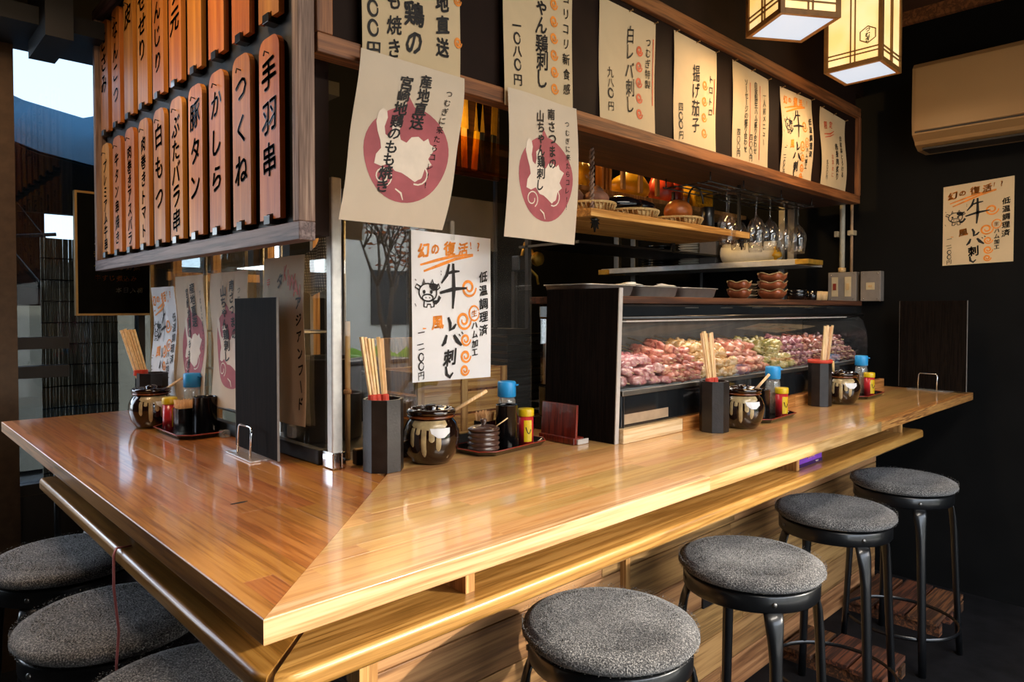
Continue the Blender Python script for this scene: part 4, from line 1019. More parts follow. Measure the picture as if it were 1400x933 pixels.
# raw skewers, each one a thing
def meatmat(n, a, b_, c):
    m, nt, bs_ = _mat(n); tc = N(nt,'ShaderNodeTexCoord'); oi = N(nt,'ShaderNodeObjectInfo'); no = N(nt,'ShaderNodeTexNoise'); no.inputs['Scale'].default_value = 38; no.inputs['Detail'].default_value = 4; no.inputs['Distortion'].default_value = 1.2
    ad = N(nt,'ShaderNodeVectorMath', operation='ADD'); nt.links.new(tc.outputs['Object'], ad.inputs[0]); nt.links.new(oi.outputs['Random'], ad.inputs[1]); nt.links.new(ad.outputs[0], no.inputs['Vector'])
    r_ = ramp(nt, [(.32,hexc(a)),(.5,hexc(b_)),(.66,hexc(c))]); nt.links.new(no.outputs[0], r_.inputs[0]); nt.links.new(r_.outputs[0], bs_.inputs['Base Color'])
    bs_.inputs['Roughness'].default_value = .22; bs_.inputs['Subsurface Weight'].default_value = 0; bs_.inputs['Coat Weight'].default_value = .4
    bp_ = N(nt,'ShaderNodeBump'); bp_.inputs['Strength'].default_value = .5; bp_.inputs['Distance'].default_value = .003; nt.links.new(no.outputs[0], bp_.inputs['Height']); nt.links.new(bp_.outputs[0], bs_.inputs['Normal'])
    return m
kinds = [('pale pink chicken strip', meatmat('pink breast meat','a85a5c','cf8a86','e8b8aa'), 'long'),
         ('rosy chicken thigh', meatmat('rosy thigh meat','9a4438','cf7a66','e0a080'), 'long'),
         ('yellowish skin and joint', meatmat('yellow skin meat','b07c3c','d8a468','ecc898'), 'chunk'),
         ('mottled gizzard', meatmat('mottled gizzard meat','6a3440','a8646a','d0a098'), 'chunk'),
         ('peach coloured fillet', meatmat('peach meat','b4604c','d88a70','e8b08c'), 'long'),
         ('greenish leek roll', meatmat('leek roll','7a7430','b49a54','d6c088'), 'chunk'),
         ('dark red offal', meatmat('dark offal','5a2418','985040','c88870'), 'chunk'),
         ('brownish purple heart', meatmat('purple heart meat','4a2426','8a5450','b88878'), 'chunk')]
stickm = M['chopwood']
protos = []
for ki, (nm, mt, sh_) in enumerate(kinds):
    for var in range(2):
        t = thing('skewer', 'x', 'skewer', (0,0,0))
        m = MB(); r = random.Random(ki*10+var)
        nchunk = 4 if sh_ == 'chunk' else 3
        L = .125
        for c in range(nchunk):
            y = L*(c+.5)/nchunk
            m.blob((r.uniform(-.004,.004), y, r.uniform(-.002,.003)), (.019+r.uniform(-.003,.004), L/nchunk*(.62 if sh_=='chunk' else .72), .014+r.uniform(-.002,.003)), ki*100+var*10+c, .34, 12, 8)
        tag(m.build('meat', mt, t), None, None, kind='stuff')
        MB().tube([(0,-.012,.0),(0,.21,.0)], [.0016,.0016], 6).build('stick', stickm, t)
        protos.append((t, ki))
rnd = random.Random(21); used = set(); nsk = 0
xs = X0+.045; idx = 0
where = ['beside the left divider','left of the middle chopstick holder','behind the middle chopstick holder','right of the middle chopstick holder','in the middle of the case','left of the third chopstick holder','behind the third chopstick holder','at the right end of the case']
order = [0,1,2,4,5,3,6,7]
cells = 8; cw = (X1-.07-xs)/cells
for c in range(cells):
    ki = order[c]
    for layer, cnt, ht in ((0,6,1.108),(1,6,1.132),(2,5,1.156),(3,3,1.178)):
        for k in range(cnt):
            x = xs+c*cw + cw*(k+.5+.25*(layer%2))/cnt*.98 + rnd.uniform(-.006,.006); y = .388+.012*layer+rnd.uniform(0,.018)+(.0 if layer<2 else .02); z = ht+rnd.uniform(-.003,.006)
            if layer == 3 and c in (0,): continue
            pi_ = ki*2+rnd.randrange(2); src = protos[pi_][0]
            lab = '%s skewer %s, %s layer, %s from left' % (kinds[ki][0], where[c], ('bottom','second','third','top')[layer], ('first','second','third','fourth','fifth','sixth')[k])
            g = '%s skewers, %s layer' % (kinds[ki][0], ('bottom','second','third','top')[layer])
            rz = rnd.uniform(-.25,.25)
            if pi_ not in used: used.add(pi_); o_ = src; o_.location = (x,y,z); o_['label'] = lab; o_['group'] = g
            else: o_ = dup(src, (x,y,z), None, lab, g)
            o_.rotation_euler = (rnd.uniform(-.05,.10)+(.12 if layer>1 else 0), rnd.uniform(-.5,.5), rz)
            nsk += 1
for t, ki in protos:
    if t['label'] == 'x':
        for ch_ in list(t.children): bpy.data.objects.remove(ch_)
        bpy.data.objects.remove(t)

# shelf board over the case
sb = MB().cbox((1.176,.40,1.3385),(3.05,.72,1.3600),.002).build('over_shelf', wood('dark worn shelf board','2a160c','4a2a18','6a4026',axis=0,rough=.55))
tag(sb, 'dark worn wooden shelf board running over the top of the display case', 'shelf')
ZT2 = 1.3605
def tray_steel(x0, x1, y0, y1, z, lab, dark=False):
    t = thing('steel_tray', lab, 'tray', ((x0+x1)/2,(y0+y1)/2,z), 0, None)
    w, d, h = (x1-x0)/2, (y1-y0)/2, .036
    def rr(w, d, r, n=5):
        P = []
        for cx, cy, a0 in ((w-r,d-r,0),(-w+r,d-r,pi/2),(-w+r,-d+r,pi),(w-r,-d+r,3*pi/2)):
            for k in range(n+1): a = a0+pi/2*k/n; P.append((cx+r*cos(a), cy+r*sin(a)))
        return P
    R_ = [(rr(w-.022,d-.022,.015),0),(rr(w-.014,d-.014,.02),.004),(rr(w-.006,d-.006,.024),h),(rr(w,d,.028),h+.001),(rr(w,d,.028),h-.003),(rr(w-.007,d-.007,.024),h-.002),(rr(w-.016,d-.016,.02),.0055),(rr(w-.024,d-.024,.015),.0015)]
    n = len(R_[0][0]); vs = [(x,y,zz) for P, zz in R_ for x, y in P]; fs = []
    R_i = [0,1,2,3]
    # outside wall up, over the rim, inside down
    seq = [4,1,0] 
    m = MB()
    order_ = [7,6,2,3,4,1,0]
    vs = [(x,y,R_[k][1]) for k in order_ for x, y in R_[k][0]]
    vs = []
    chain = [(rr(w-.024,d-.024,.015),.002),(rr(w-.013,d-.013,.02),.006),(rr(w-.005,d-.005,.024),h),(rr(w,d,.028),h),(rr(w,d,.028),h-.003),(rr(w-.007,d-.007,.024),h-.003),(rr(w-.015,d-.015,.02),.004),(rr(w-.024,d-.024,.015),0)]
    for P, zz in chain: vs += [(x,y,zz) for x, y in P]
    for j in range(len(chain)-1):
        for i in range(n): fs.append((j*n+i, j*n+(i+1)%n, (j+1)*n+(i+1)%n, (j+1)*n+i))
    fs.append([i for i in range(n)]); fs.append([(len(chain)-1)*n+i for i in range(n)][::-1])
    m.add(vs, [f[::-1] for f in fs], True); m.build('pan', M['steel'], t)
    return t
tray_steel(1.18,1.43,.49,.68,ZT2,'stainless steel tray at the left end of the shelf board')
tray_steel(1.44,1.68,.49,.68,ZT2,'middle stainless steel tray on the shelf board')
tray_steel(1.69,1.93,.49,.68,ZT2,'stainless steel tray at the right of the three on the shelf board')
fk = thing('film_wrap', 'folded film lying over the rims of the steel trays', 'film', (1.43,.53,ZT2+.0365)); MB().blob((0,0,.004),(.05,.03,.005),3,.5).blob((.20,.01,.004),(.04,.03,.005),4,.5).build('film', M['towel'], fk)

# petal bowls, sauce cups
def bowl(x, y, z, R, h, lab, mat, wav=.012, g=None):
    t = thing('bowl', lab, 'bowl', (x,y,z), 0, g)
    n = 36; vs = []; fs = []
    prof_ = [(.0001,.004),(R*.6,.006),(R*.88,h*.55),(R*.97,h*.97),(R,h),(R*.95,h*.6),(R*.62,.0),(.0001,0)]
    for j, (rr_, zz) in enumerate(prof_):
        for i in range(n):
            a = 2*pi*i/n; k = 1+(.06*sin(5*a) if zz > h*.5 else 0); dz = wav*sin(5*a) if zz > h*.9 else 0
            vs.append((rr_*k*cos(a), rr_*k*sin(a), zz+dz*.5))
    for j in range(len(prof_)-1):
        for i in range(n): fs.append((j*n+i,(j+1)*n+i,(j+1)*n+(i+1)%n,j*n+(i+1)%n))
    m = MB(); m.add(vs, [f[::-1] for f in fs], True); m.build('body', mat, t)
    m = MB(); m.tube([(R*(1+.06*sin(5*a))*cos(a), R*(1+.06*sin(5*a))*sin(a), h+wav*.5*sin(5*a)) for a in [2*pi*i/36 for i in range(36)]], .0018, 6, closed=True).build('rim', M['drip'], t)
for k in range(2): bowl(2.08,.50,ZT2+k*.031,.044,.034,('lower' if k==0 else 'upper')+' brown petal rimmed bowl of the short stack on the shelf board',M['clay'],.008)
for k in range(3): bowl(2.35,.50,ZT2+k*.033,.056,.038,('bottom','middle','top')[k]+' brown petal rimmed bowl of the stack of three on the shelf board',M['clay'],.010)
for k in range(2):
    o_ = MB().lathe([(.022,0),(.034,.004),(.040,.028),(.038,.030),(.030,.006),(.0001,.004)],28).build('bowl', M['blackplastic'], None, (2.56,.49,ZT2+k*.014)); tag(o_, ('lower' if k==0 else 'upper')+' small black lacquer bowl right of the petal bowls', 'bowl')
for k, x in enumerate((2.66,2.715,2.775)):
    o_ = MB().lathe([(.018,0),(.021,.004),(.023,.040),(.021,.040),(.019,.006),(.0001,.005)],24).build('cup', M['cup'] if k else M['blackplastic'], None, (x,.47,ZT2)); tag(o_, ('small black cup beside the two ivory cups','left ivory cup on the shelf board','right ivory cup next to the switch boxes')[k], 'cup')
for k in range(6):
    o_ = MB().lathe([(.03,0),(.05,.003),(.058,.010),(.055,.010),(.03,.004),(.0001,.004)],28).build('plate', M['white'] if k%2 else M['steel_d'], None, (2.38,.64,ZT2+k*.0115)); tag(o_, 'small plate %s stack behind the petal bowls' % ['lowest in the','second lowest in the','third from the bottom in the','third from the top in the','second from the top in the','on top of the'][k], 'plate')

# ================================================================== hanging wooden shelf with vegetables
hsx0, hsx1, hy0, hy1, hz = 1.365, 2.415, .63, .99, 1.622
hs_ = thing('hanging_shelf', 'pale wooden shelf hung on black rods below the sign band', 'shelf', (0,0,0))
MB().cbox((hsx0,hy0,hz),(hsx1,hy1,hz+.026),.002).build('board', M['raw_x'], hs_)
def leaf(x, y, z, par):
    m = MB()
    for k in range(7):
        a = -pi/2+ (k-3)*.62; L = .036 if k in (3,) else (.030 if k in (2,4) else .024)
        P = [(0,0),(L*.45*cos(a-.42),L*.45*sin(a-.42)),(L*cos(a),L*sin(a)),(L*.45*cos(a+.42),L*.45*sin(a+.42))]
        m.add([(x+u,y-.004,z+v) for u,v in P]+[(x+u,y+.002,z+v) for u,v in P], [(0,1,2,3),(7,6,5,4),(0,4,5,1),(1,5,6,2),(2,6,7,3),(3,7,4,0)])
    m.lathe([(.0001,-.006),(.010,-.005),(.012,0),(.010,.004),(.0001,.004)], 12, T(x,y,z+.006))
    m.build('iron_leaf', M['metalblk'], par)
rods = ((1.41,.665),(2.385,.665),(1.41,.955),(2.33,.955))
for k, (x, y) in enumerate(rods):
    if k == 0:
        for s_ in (0, pi): MB().tube([(x+.005*cos(i*.9+s_), y+.005*sin(i*.9+s_), hz+.026+i*(1.850-hz-.026)/40) for i in range(41)], .0045, 6).build('twisted_rope', M['frame_z'], hs_)
    else: MB().cbox((x-.006,y-.006,hz+.026),(x+.006,y+.006,1.850),.001).build('rod', M['metalblk'], hs_)
    leaf(x, y-.012 if k < 2 else y, hz-.012, hs_)
ZV = hz+.0262
def zaru(x, y, R, lab):
    t = thing('bamboo_basket', lab, 'basket', (x,y,ZV))
    MB().lathe([(.0001,.003),(R*.85,.004),(R,.028),(R*1.01,.030),(R*.86,.0),(.0001,0)], 32).build('tray', M['zaru'], t)
    MB().tube([(R*cos(a),R*sin(a),.029) for a in [2*pi*i/32 for i in range(32)]], .005, 8, closed=True).build('rim', M['zaru'], t)
    for k in range(36):
        a = 2*pi*k/36; MB().tube([((R*.9)*cos(a+.05),(R*.9)*sin(a+.05),.004),((R+.004)*cos(a),(R+.004)*sin(a),.027)], .0016, 5).build('weave_strand', M['zaru'], t)
zaru(1.47,.722,.085,'round bamboo basket with potatoes at the left end of the hanging shelf'); zaru(1.72,.738,.10,'round bamboo basket under the aubergines in the middle of the hanging shelf'); zaru(2.02,.738,.10,'round bamboo basket with the bright onion near the right end of the hanging shelf')
def veg(name, cat, lab, mat, x, y, z, r, seed, rot=0, stem=None, amp=.1, g=None):
    t = thing(name, lab, cat, (x,y,z), rot, g); MB().blob((0,0,r[2]), r, seed, amp, 20, 14, freq=1.2).build('body', mat, t)
    if stem: MB().tube(stem, [.006,.003], 8).build('stem', M['potato'] if cat == 'onion' else M['tray'], t)
zv = ZV+.016
veg('sweet_potato','vegetable','large dusty purple root leaning at the far left of the hanging shelf',M['potato'],1.42,.76,zv,(.055,.04,.034),1,.5)
veg('potato','vegetable','pale dusty root in the left basket beside the rope',M['potato'],1.475,.70,zv,(.045,.033,.030),2,-.4)
veg('potato','vegetable','brown upright root at the back right of the left basket',M['potato'],1.535,.75,zv,(.030,.030,.045),3,.2)
veg('aubergine','vegetable','dark aubergine left in the middle basket',M['eggplant'],1.655,.73,zv+.012,(.035,.075,.026),4,.9,[(.0,.07,.026),(.0,.10,.034)])
veg('aubergine','vegetable','dark aubergine lying slanted right in the middle basket',M['eggplant'],1.75,.735,zv+.014,(.034,.085,.025),5,1.25,[(.0,.08,.026),(.0,.11,.034)])
veg('onion','onion','shaded brown onion behind the edge of the middle basket',M['onion'],1.875,.83,ZV+.0,(.056,.056,.047),6,0,[(0,0,.09),(0,0,.105)],.03)
veg('onion','onion','bright orange brown onion in the right basket',M['onion'],2.03,.735,zv,(.062,.055,.046),7,0,[(.05,-.01,.055),(.074,-.014,.058)],.03)
tag(MB().lathe([(.026,0),(.028,.002),(.028,.088),(.026,.090),(.0001,.090)],28).build('canister', M['metalblk'], None, (2.19,.70,ZV)), 'black canister standing at the right end of the hanging shelf', 'canister')

# ================================================================== wine glasses in a rack under the soffit
rk = thing('glass_rack', 'black wire stemware rack fixed under the soffit', 'rack', (0,0,0))
for y in (.60,.645,.70,.745,.80):
    MB().tube([(2.02,y,1.812),(2.98,y,1.812)], .0028, 6).build('rail_wire', M['metalblk'], rk)
for x in (2.04,2.30,2.64,2.96):
    MB().tube([(x,.59,1.812),(x,.81,1.812)], .003, 6).build('cross_wire', M['metalblk'], rk)
    MB().tube([(x,.60,1.812),(x,.60,1.850)], .003, 6).build('hanger', M['metalblk'], rk); MB().tube([(x,.80,1.812),(x,.80,1.850)], .003, 6).build('hanger', M['metalblk'], rk)
MB().tube([(2.10+.055*cos(a),.70,1.75+.06*sin(a)) for a in [pi*i/12 for i in range(13)]]+[(2.045,.70,1.66)], .004, 8).build('wire_loop', M['metalblk'], rk)
g0 = thing('wine_glass', 'x', 'glass', (0,0,0), 0, None)
pr_ = [(.0001,0),(.034,0),(.034,.0015),(.006,.005),(.0032,.012),(.003,.085),(.006,.095),(.024,.112),(.037,.140),(.039,.165),(.034,.205),(.030,.232),(.0288,.232),(.0328,.204),(.0375,.165),(.0355,.141),(.022,.115),(.004,.100),(.0001,.098)]
MB().lathe([(r_,-z) for r_, z in pr_][::-1], 28).build('bowl', M['wineglass'], g0)
gl = [(2.275,.66,'leftmost, behind the right end of the hanging shelf'),(2.40,.72,'beside the front black rod'),(2.50,.645,'directly right of the black rod'),(2.56,.76,'rear, between two front glasses'),(2.66,.66,'in the middle of the row'),(2.72,.76,'rear, second from the right at the back'),(2.80,.66,'second from the right in front'),(2.95,.66,'rightmost, next to the conduit pipes')]
for k, (x, y, lab) in enumerate(gl):
    lab = 'hanging wine glass, '+lab
    if k == 0: g0.location = (x,y,1.822); g0['label'] = lab; g0['group'] = 'wine glasses in the rack'
    else: dup(g0, (x,y,1.822), 0, lab, 'wine glasses in the rack')

# ================================================================== steel side shelf in the kitchen
ss = thing('steel_shelf', 'stainless steel wall shelf on the right side of the kitchen with brass brackets', 'shelf', (0,0,0))
MB().cbox((2.94,.66,1.535),(3.24,1.86,1.565),.002).build('board', M['steel'], ss)
MB().cbox((2.93,.60,1.538),(3.10,.665,1.562),.002).build('bracket', M['brass'], ss); MB().cbox((2.925,1.80,1.530),(3.1,1.87,1.56),.002).build('bracket', M['brass'], ss)
for y in (.84,1.80): MB().cbox((3.20,y,0),(3.235,y+.035,2.0),.002).build('upright', M['steel_d'], ss)
MB().cbox((2.96,1.745,1.5651),(2.99,1.78,1.90),.002).build('upright', M['steel_d'], ss)
MB().cbox((3.0,.70,1.565),(3.03,.735,1.848),.002).build('upright', M['steel_d'], ss)
for k in range(9):
    o_ = MB().lathe([(.04,0),(.08,.004),(.10,.014),(.097,.014),(.05,.005),(.0001,.004)],32).build('plate', M['blackplastic'], None, (3.07,1.54,1.5655+k*.0135)); tag(o_, 'dark plate, %s in the dark stack on the steel shelf' % (ORD[k] if k < 8 else 'topmost'), 'plate', 'dark plates on the steel shelf')
for k in range(9):
    o_ = MB().lathe([(.03,0),(.06,.004),(.075,.013),(.073,.013),(.04,.005),(.0001,.004)],32).build('plate', M['white'], None, (3.03,1.29,1.5655+k*.0135)); tag(o_, 'cream plate, %s in the pale stack on the steel shelf' % (ORD[k] if k < 8 else 'topmost'), 'plate', 'cream plates on the steel shelf')
tag(MB().cbox((-.06,-.05,0),(.06,.05,.12),.004).build('box', M['box_grey'], None, (3.05,1.17,1.5655)), 'grey speckled box between the cream plates and the paper roll', 'box')
tr = thing('paper_towel_roll', 'white kitchen paper roll lying on the steel shelf', 'paper roll', (3.03,.94,1.6175))
MB().lathe([(.018,-.15),(.050,-.15),(.051,-.148),(.051,.148),(.050,.15),(.018,.15),(.018,-.15)], 36, T(rx=pi/2)).build('paper', M['towel'], tr)
MB().lathe([(.015,-.151),(.018,-.151),(.018,.151),(.015,.151),(.015,-.151)], 24, T(rx=pi/2)).build('core', M['potato'], tr)
tag(MB().blob((0,0,.03),(.03,.02,.03),4,.4).build('garlic', M['yellow'], None, (2.975,.72+.06,1.5655)), 'yellow crumpled packet at the near end of the steel shelf', 'packet')
# conduit pipes and switch boxes on the right wall
def box_sw(y0, y1, z0, z1, lab, plates):
    t = thing('switch_box', lab, 'switch', (XW-.001,(y0+y1)/2,z0)); w = (y1-y0)/2
    MB().cbox((-.049,-w,0),(0,w,z1-z0),.003).build('box', M['box_grey'], t)
    for sy in (-w+.015,w-.015):
        for sz in (.012,z1-z0-.012): MB().lathe([(.0001,.002),(.003,.0015),(.003,0)][::-1],8,T(-.049,sy,sz,0,-pi/2)).build('screw', M['chrome'], t)
    for cy, hh, ww in plates:
        pl_ = MB().cbox((-.052,cy-ww,(z1-z0)/2-hh),(-.049,cy+ww,(z1-z0)/2+hh),.001).build('plate', M['ivory'], t)
        MB().cbox((-.055,cy-ww*.5,(z1-z0)/2-hh*.35),(-.052,cy+ww*.5,(z1-z0)/2+hh*.35),.001).build('rocker', M['cup'] if cy < .02 else M['redbag'], pl_)
box_sw(.527,.667,1.362,1.512,'wide grey switch box with two ivory plates on the right wall',[(.035,.05,.016),(-.03,.05,.016)])
box_sw(.412,.507,1.362,1.512,'narrow grey switch box with one small plate on the right wall',[(.0,.018,.02)])
cp = thing('conduit', 'pair of pale conduit pipes running up from the switch boxes', 'pipe', (0,0,0))
MB().tube([(XW-.03,.605,1.513),(XW-.03,.605,2.0)], .013, 14).build('pipe', plain('grey pvc pipe','b8b4a4',.3,coat=.3), cp)
MB().tube([(XW-.02,.562,1.513),(XW-.02,.562,2.0)], .007, 12).build('pipe', plain('ivory pipe','b09070',.4), cp)
MB().tube([(XW-.03,.605,1.513),(XW-.03,.605,1.535)], .018, 14).build('collar', M['cup'], cp)
MB().cbox((XW-.045,.545,1.70),(XW,.575,1.725),.002).cbox((XW-.048,.62,1.695),(XW,.64,1.725),.002).build('clamp', M['ivory'], cp)

# ================================================================== kitchen interior
wt = thing('kitchen_worktop', 'dark kitchen worktop behind the glass partition', 'worktop', (0,0,0))
MB().cbox((.56,.76,.90),(2.85,1.30,.93),.003).build('top', M['steel_d'], wt)
MB().box((.60,.80,0),(2.8,1.26,.90)).build('cabinet', M['black'], wt)
ZK = .9305
cr = thing('wooden_crate', 'tan wooden crate standing on the worktop behind the cow menu sheet', 'crate', (1.0,.93,ZK))
for k in range(3): MB().cbox((-.17,-.10,.005+k*.07),(.17,-.09,.067+k*.07),.001).cbox((-.17,.09,.005+k*.07),(.17,.10,.067+k*.07),.001).build('slat', M['raw_x'], cr)
for k in range(3): MB().cbox((-.18,-.10,.005+k*.07),(-.17,.10,.067+k*.07),.001).cbox((.17,-.10,.005+k*.07),(.18,.10,.067+k*.07),.001).build('end_slat', M['tan'], cr)
for sx in (-.165,0,.165): MB().cbox((sx-.012,-.108,0),(sx+.012,-.1005,.21),.001).build('batten', M['raw_z'], cr)
MB().box((-.168,-.088,.0),(.168,.088,.006)).build('bottom', M['tan'], cr)
cd = thing('cutting_board', 'two tan boards leaning above the crate behind the glass', 'board', (1.02,1.08,ZK)); MB().cbox((-.16,0,0),(.16,.02,.30),.004,T(rx=-.12)).build('board', M['tan'], cd)
for k in range(12):
    o_ = MB().cbox((-.085,-.12,0),(.085,.12,.009),.002).cbox((-.095,-.13,.009),(.095,.13,.012),.001).build('stacked_tray', M['tray'], None, (1.28,.96,ZK+.001+k*.027)); 
    MB()
    tag(o_, 'black lacquer tray, %s in the stack behind the divider screen' % ORD[k], 'tray', 'black trays stacked behind the glass')
    if k < 11: pass
    MB().box((-.05,-.08,.012),(.05,.08,.027)).build('foot_block', M['black'], o_)
pt = thing('stock_pot', 'tall dark steel pot behind the glass left of the cow menu sheet', 'pot', (.685,1.12,ZK))
MB().lathe([(.10,0),(.115,.006),(.115,.24),(.120,.245),(.116,.246),(.11,.24),(.11,.01),(.0001,.008)], 40).build('body', plain('dark steel pot','2c2a28',.35,metal=.8), pt)
for s_ in (-1,1): MB().tube([(s_*.115,-.04,.19),(s_*.145,-.035,.19),(s_*.145,.035,.19),(s_*.115,.04,.19)], .005, 8).build('handle', M['steel_d'], pt)
tag(MB().tube([(.0,.0,.0),(.001,.0,.36)], .007, 10).lathe([(.010,0),(.010,.01),(.007,.012)],10,T(0,0,.17)).build('bamboo_pole', M['tan'], None, (.582,.80,ZK)), 'thin bamboo pole upright behind the glass beside the corner post', 'pole')
# wire shelf unit behind the short arm
ws_ = thing('wire_shelf', 'dark wire shelf unit behind the short arm partition', 'shelf unit', (.62,1.40,0))
for a, b_ in ((0,0),(.30,0),(0,.5),(.30,.5)): MB().tube([(a,b_,0),(a,b_,1.75)], .008, 8).build('upright', M['steel_d'], ws_)
for z in (.96,1.10,1.24):
    for k in range(9): MB().tube([(0,k*.0625,z),(.30,k*.0625,z)], .0025, 5).build('wire', M['steel_d'], ws_)
    for a in (0,.15,.30): MB().tube([(a,0,z),(a,.5,z)], .004, 6).build('rail', M['steel_d'], ws_)
tag(MB().cbox((-.02,-.09,0),(.02,.09,.018),.004).build('ladle_rest', M['raw_x'], None, (.66,1.53,1.2455)), 'pale wooden stick lying on the wire shelf', 'stick')
cb = thing('checked_cloth', 'black and white checked cloth on a peg behind the short arm partition', 'cloth', (.64,1.06,1.37))
ck, nt, bs_ = _mat('checked cloth'); tc = N(nt,'ShaderNodeTexCoord'); c_ = N(nt,'ShaderNodeTexBrick'); c_.offset = 0; c_.inputs['Scale'].default_value = 60; c_.inputs['Color1'].default_value = (.55,.52,.46,1); c_.inputs['Color2'].default_value = (.42,.4,.36,1); c_.inputs['Mortar'].default_value = (.04,.04,.05,1); c_.inputs['Mortar Size'].default_value = .09; c_.inputs['Brick Width'].default_value = .5; c_.inputs['Row Height'].default_value = .5
mp_ = N(nt,'ShaderNodeMapping'); mp_.inputs['Rotation'].default_value = (0,pi/2,0); nt.links.new(tc.outputs['Object'], mp_.inputs[0])
sx_ = N(nt,'ShaderNodeSeparateXYZ'); cx_ = N(nt,'ShaderNodeCombineXYZ'); nt.links.new(tc.outputs['Object'], sx_.inputs[0]); nt.links.new(sx_.outputs[1], cx_.inputs[0]); nt.links.new(sx_.outputs[2], cx_.inputs[1]); nt.links.new(cx_.outputs[0], c_.inputs['Vector']); nt.links.new(c_.outputs['Color'], bs_.inputs['Base Color']); bs_.inputs['Roughness'].default_value = .9
vs = []; fs = []
for i in range(17):
    for j in range(9):
        u = i/16; v = j/8; yy = -.11+.22*u; top = .17-.10*max(0,(.45-(1-u)))*1.6
        vs.append((.012*sin(9*u+2*v), yy, top*v+.01*sin(7*u)))
for i in range(16):
    for j in range(8): a=i*9+j; fs.append((a,a+9,a+10,a+1))
m = MB(); m.add(vs, fs, True); m.add([(x+.003,y,z) for x,y,z in vs], [f[::-1] for f in fs], True); m.build('cloth', ck, cb)
MB().tube([(.01,0,.16),(.01,0,.5)], .003, 6).build('cord', M['black'], cb)
# timber window frame far behind the kitchen
wf = thing('window_lattice', 'brown timber posts of the rear window behind the short arm partition', 'window', (.60,2.2,0))
for x in (0.0,.16,.40,.62): MB().cbox((x,0,0),(x+.035,.03,2.30),.002).build('post', M['tan'], wf)
for z in (1.44,1.70,.90): MB().cbox((-.02,.005,z),(.66,.025,z+.035),.002).build('rail', M['tan'], wf)
# back shelf of yellow bags
bs2 = thing('back_shelf', 'yellow lit shelf at the back of the kitchen carrying bags and baskets', 'shelf', (0,0,0))
MB().cbox((1.85,1.14,1.835),(3.36,1.44,1.855),.002).build('board', M['tan'], bs2)
MB().box((1.85,1.10,1.60),(3.36,1.46,1.61)).build('lower_board', M['black'], bs2)
for x in (1.86,3.34): MB().cbox((x-.01,1.40,.0),(x+.01,1.42,2.2),.001).build('post', M['metalblk'], bs2)
ZB2 = 1.8555
def bag(x, y, w, d, h, seed, mat, lab, name='bag', cat='bag', amp=.25, rz=0):
    o_ = MB().blob((0,0,h/2),(w/2,d/2,h/2),seed,amp,16,12,freq=1.5).build(name, mat, None, (x,y,ZB2), (0,0,rz)); tag(o_, lab, cat)
bag(1.93,1.24,.10,.10,.17,1,M['yellow'],'yellow bag at the left end of the back shelf beside the rope')
bag(2.06,1.26,.07,.08,.14,2,M['yellow'],'small yellow pouch second from the left on the back shelf')
bag(2.40,1.26,.26,.14,.14,3,M['yellow'],'large crumpled yellow bag in the middle of the back shelf')
bag(2.66,1.24,.16,.12,.18,4,M['redbag'],'red and orange snack bag on the back shelf')
bag(2.79,1.25,.12,.10,.15,5,M['redbag'],'small red bag right of the orange snack bag')
for k in range(3): tag(MB().cbox((-.008,-.02,0),(.008,.02,.17),.002).build('wooden_board', M['tan'], None, (2.135+k*.028,1.22,ZB2)), ('left','middle','right')[k]+' thin upright board between the yellow bags', 'board')
pb = thing('plastic_basket', 'yellow perforated basket at the right end of the back shelf', 'basket', (2.97,1.24,ZB2))
for zi in range(6): MB().box((-.09,-.06,zi*.024),(.09,-.056,zi*.024+.012)).build('band', M['yellow'], pb)
for xi in range(10): MB().box((-.09+xi*.0185,-.0605,0),(-.078+xi*.0185,-.0565,.138)).build('bar', M['yellow'], pb)
MB().box((-.09,-.055,0),(.09,.06,.004)).box((-.09,.056,0),(.09,.06,.135)).box((-.09,-.055,0),(-.086,.06,.135)).box((.086,-.055,0),(.09,.06,.135)).build('shell', M['yellow'], pb)
# rail with wooden handled tools in front of the back shelf
tr_ = thing('tool_rail', 'thin wire rail strung with hooks behind the vegetables', 'rail', (0,0,0))
MB().tube([(1.80,1.02,1.985),(2.6,1.02,1.99)], .0025, 6).build('wire', M['steel_d'], tr_); 
for x in (1.80,2.6): MB().tube([(x,1.02,1.985),(x,1.02,2.759)], .003,6).build('hanger', M['steel_d'], tr_)
for k, x in enumerate((2.045,2.17,2.30)):
    t = thing('skimmer', ('left','middle','right')[k]+' wooden handled tool hanging on the wire rail behind the vegetables', 'utensil', (x,1.02,1.984))
    MB().tube([(0,0,0),(0,0,-.06)], .003, 6).build('shank', M['brass'], t); MB().cbox((-.012,-.007,-.15),(.012,.007,-.055),.003).build('grip', M['tan'], t)
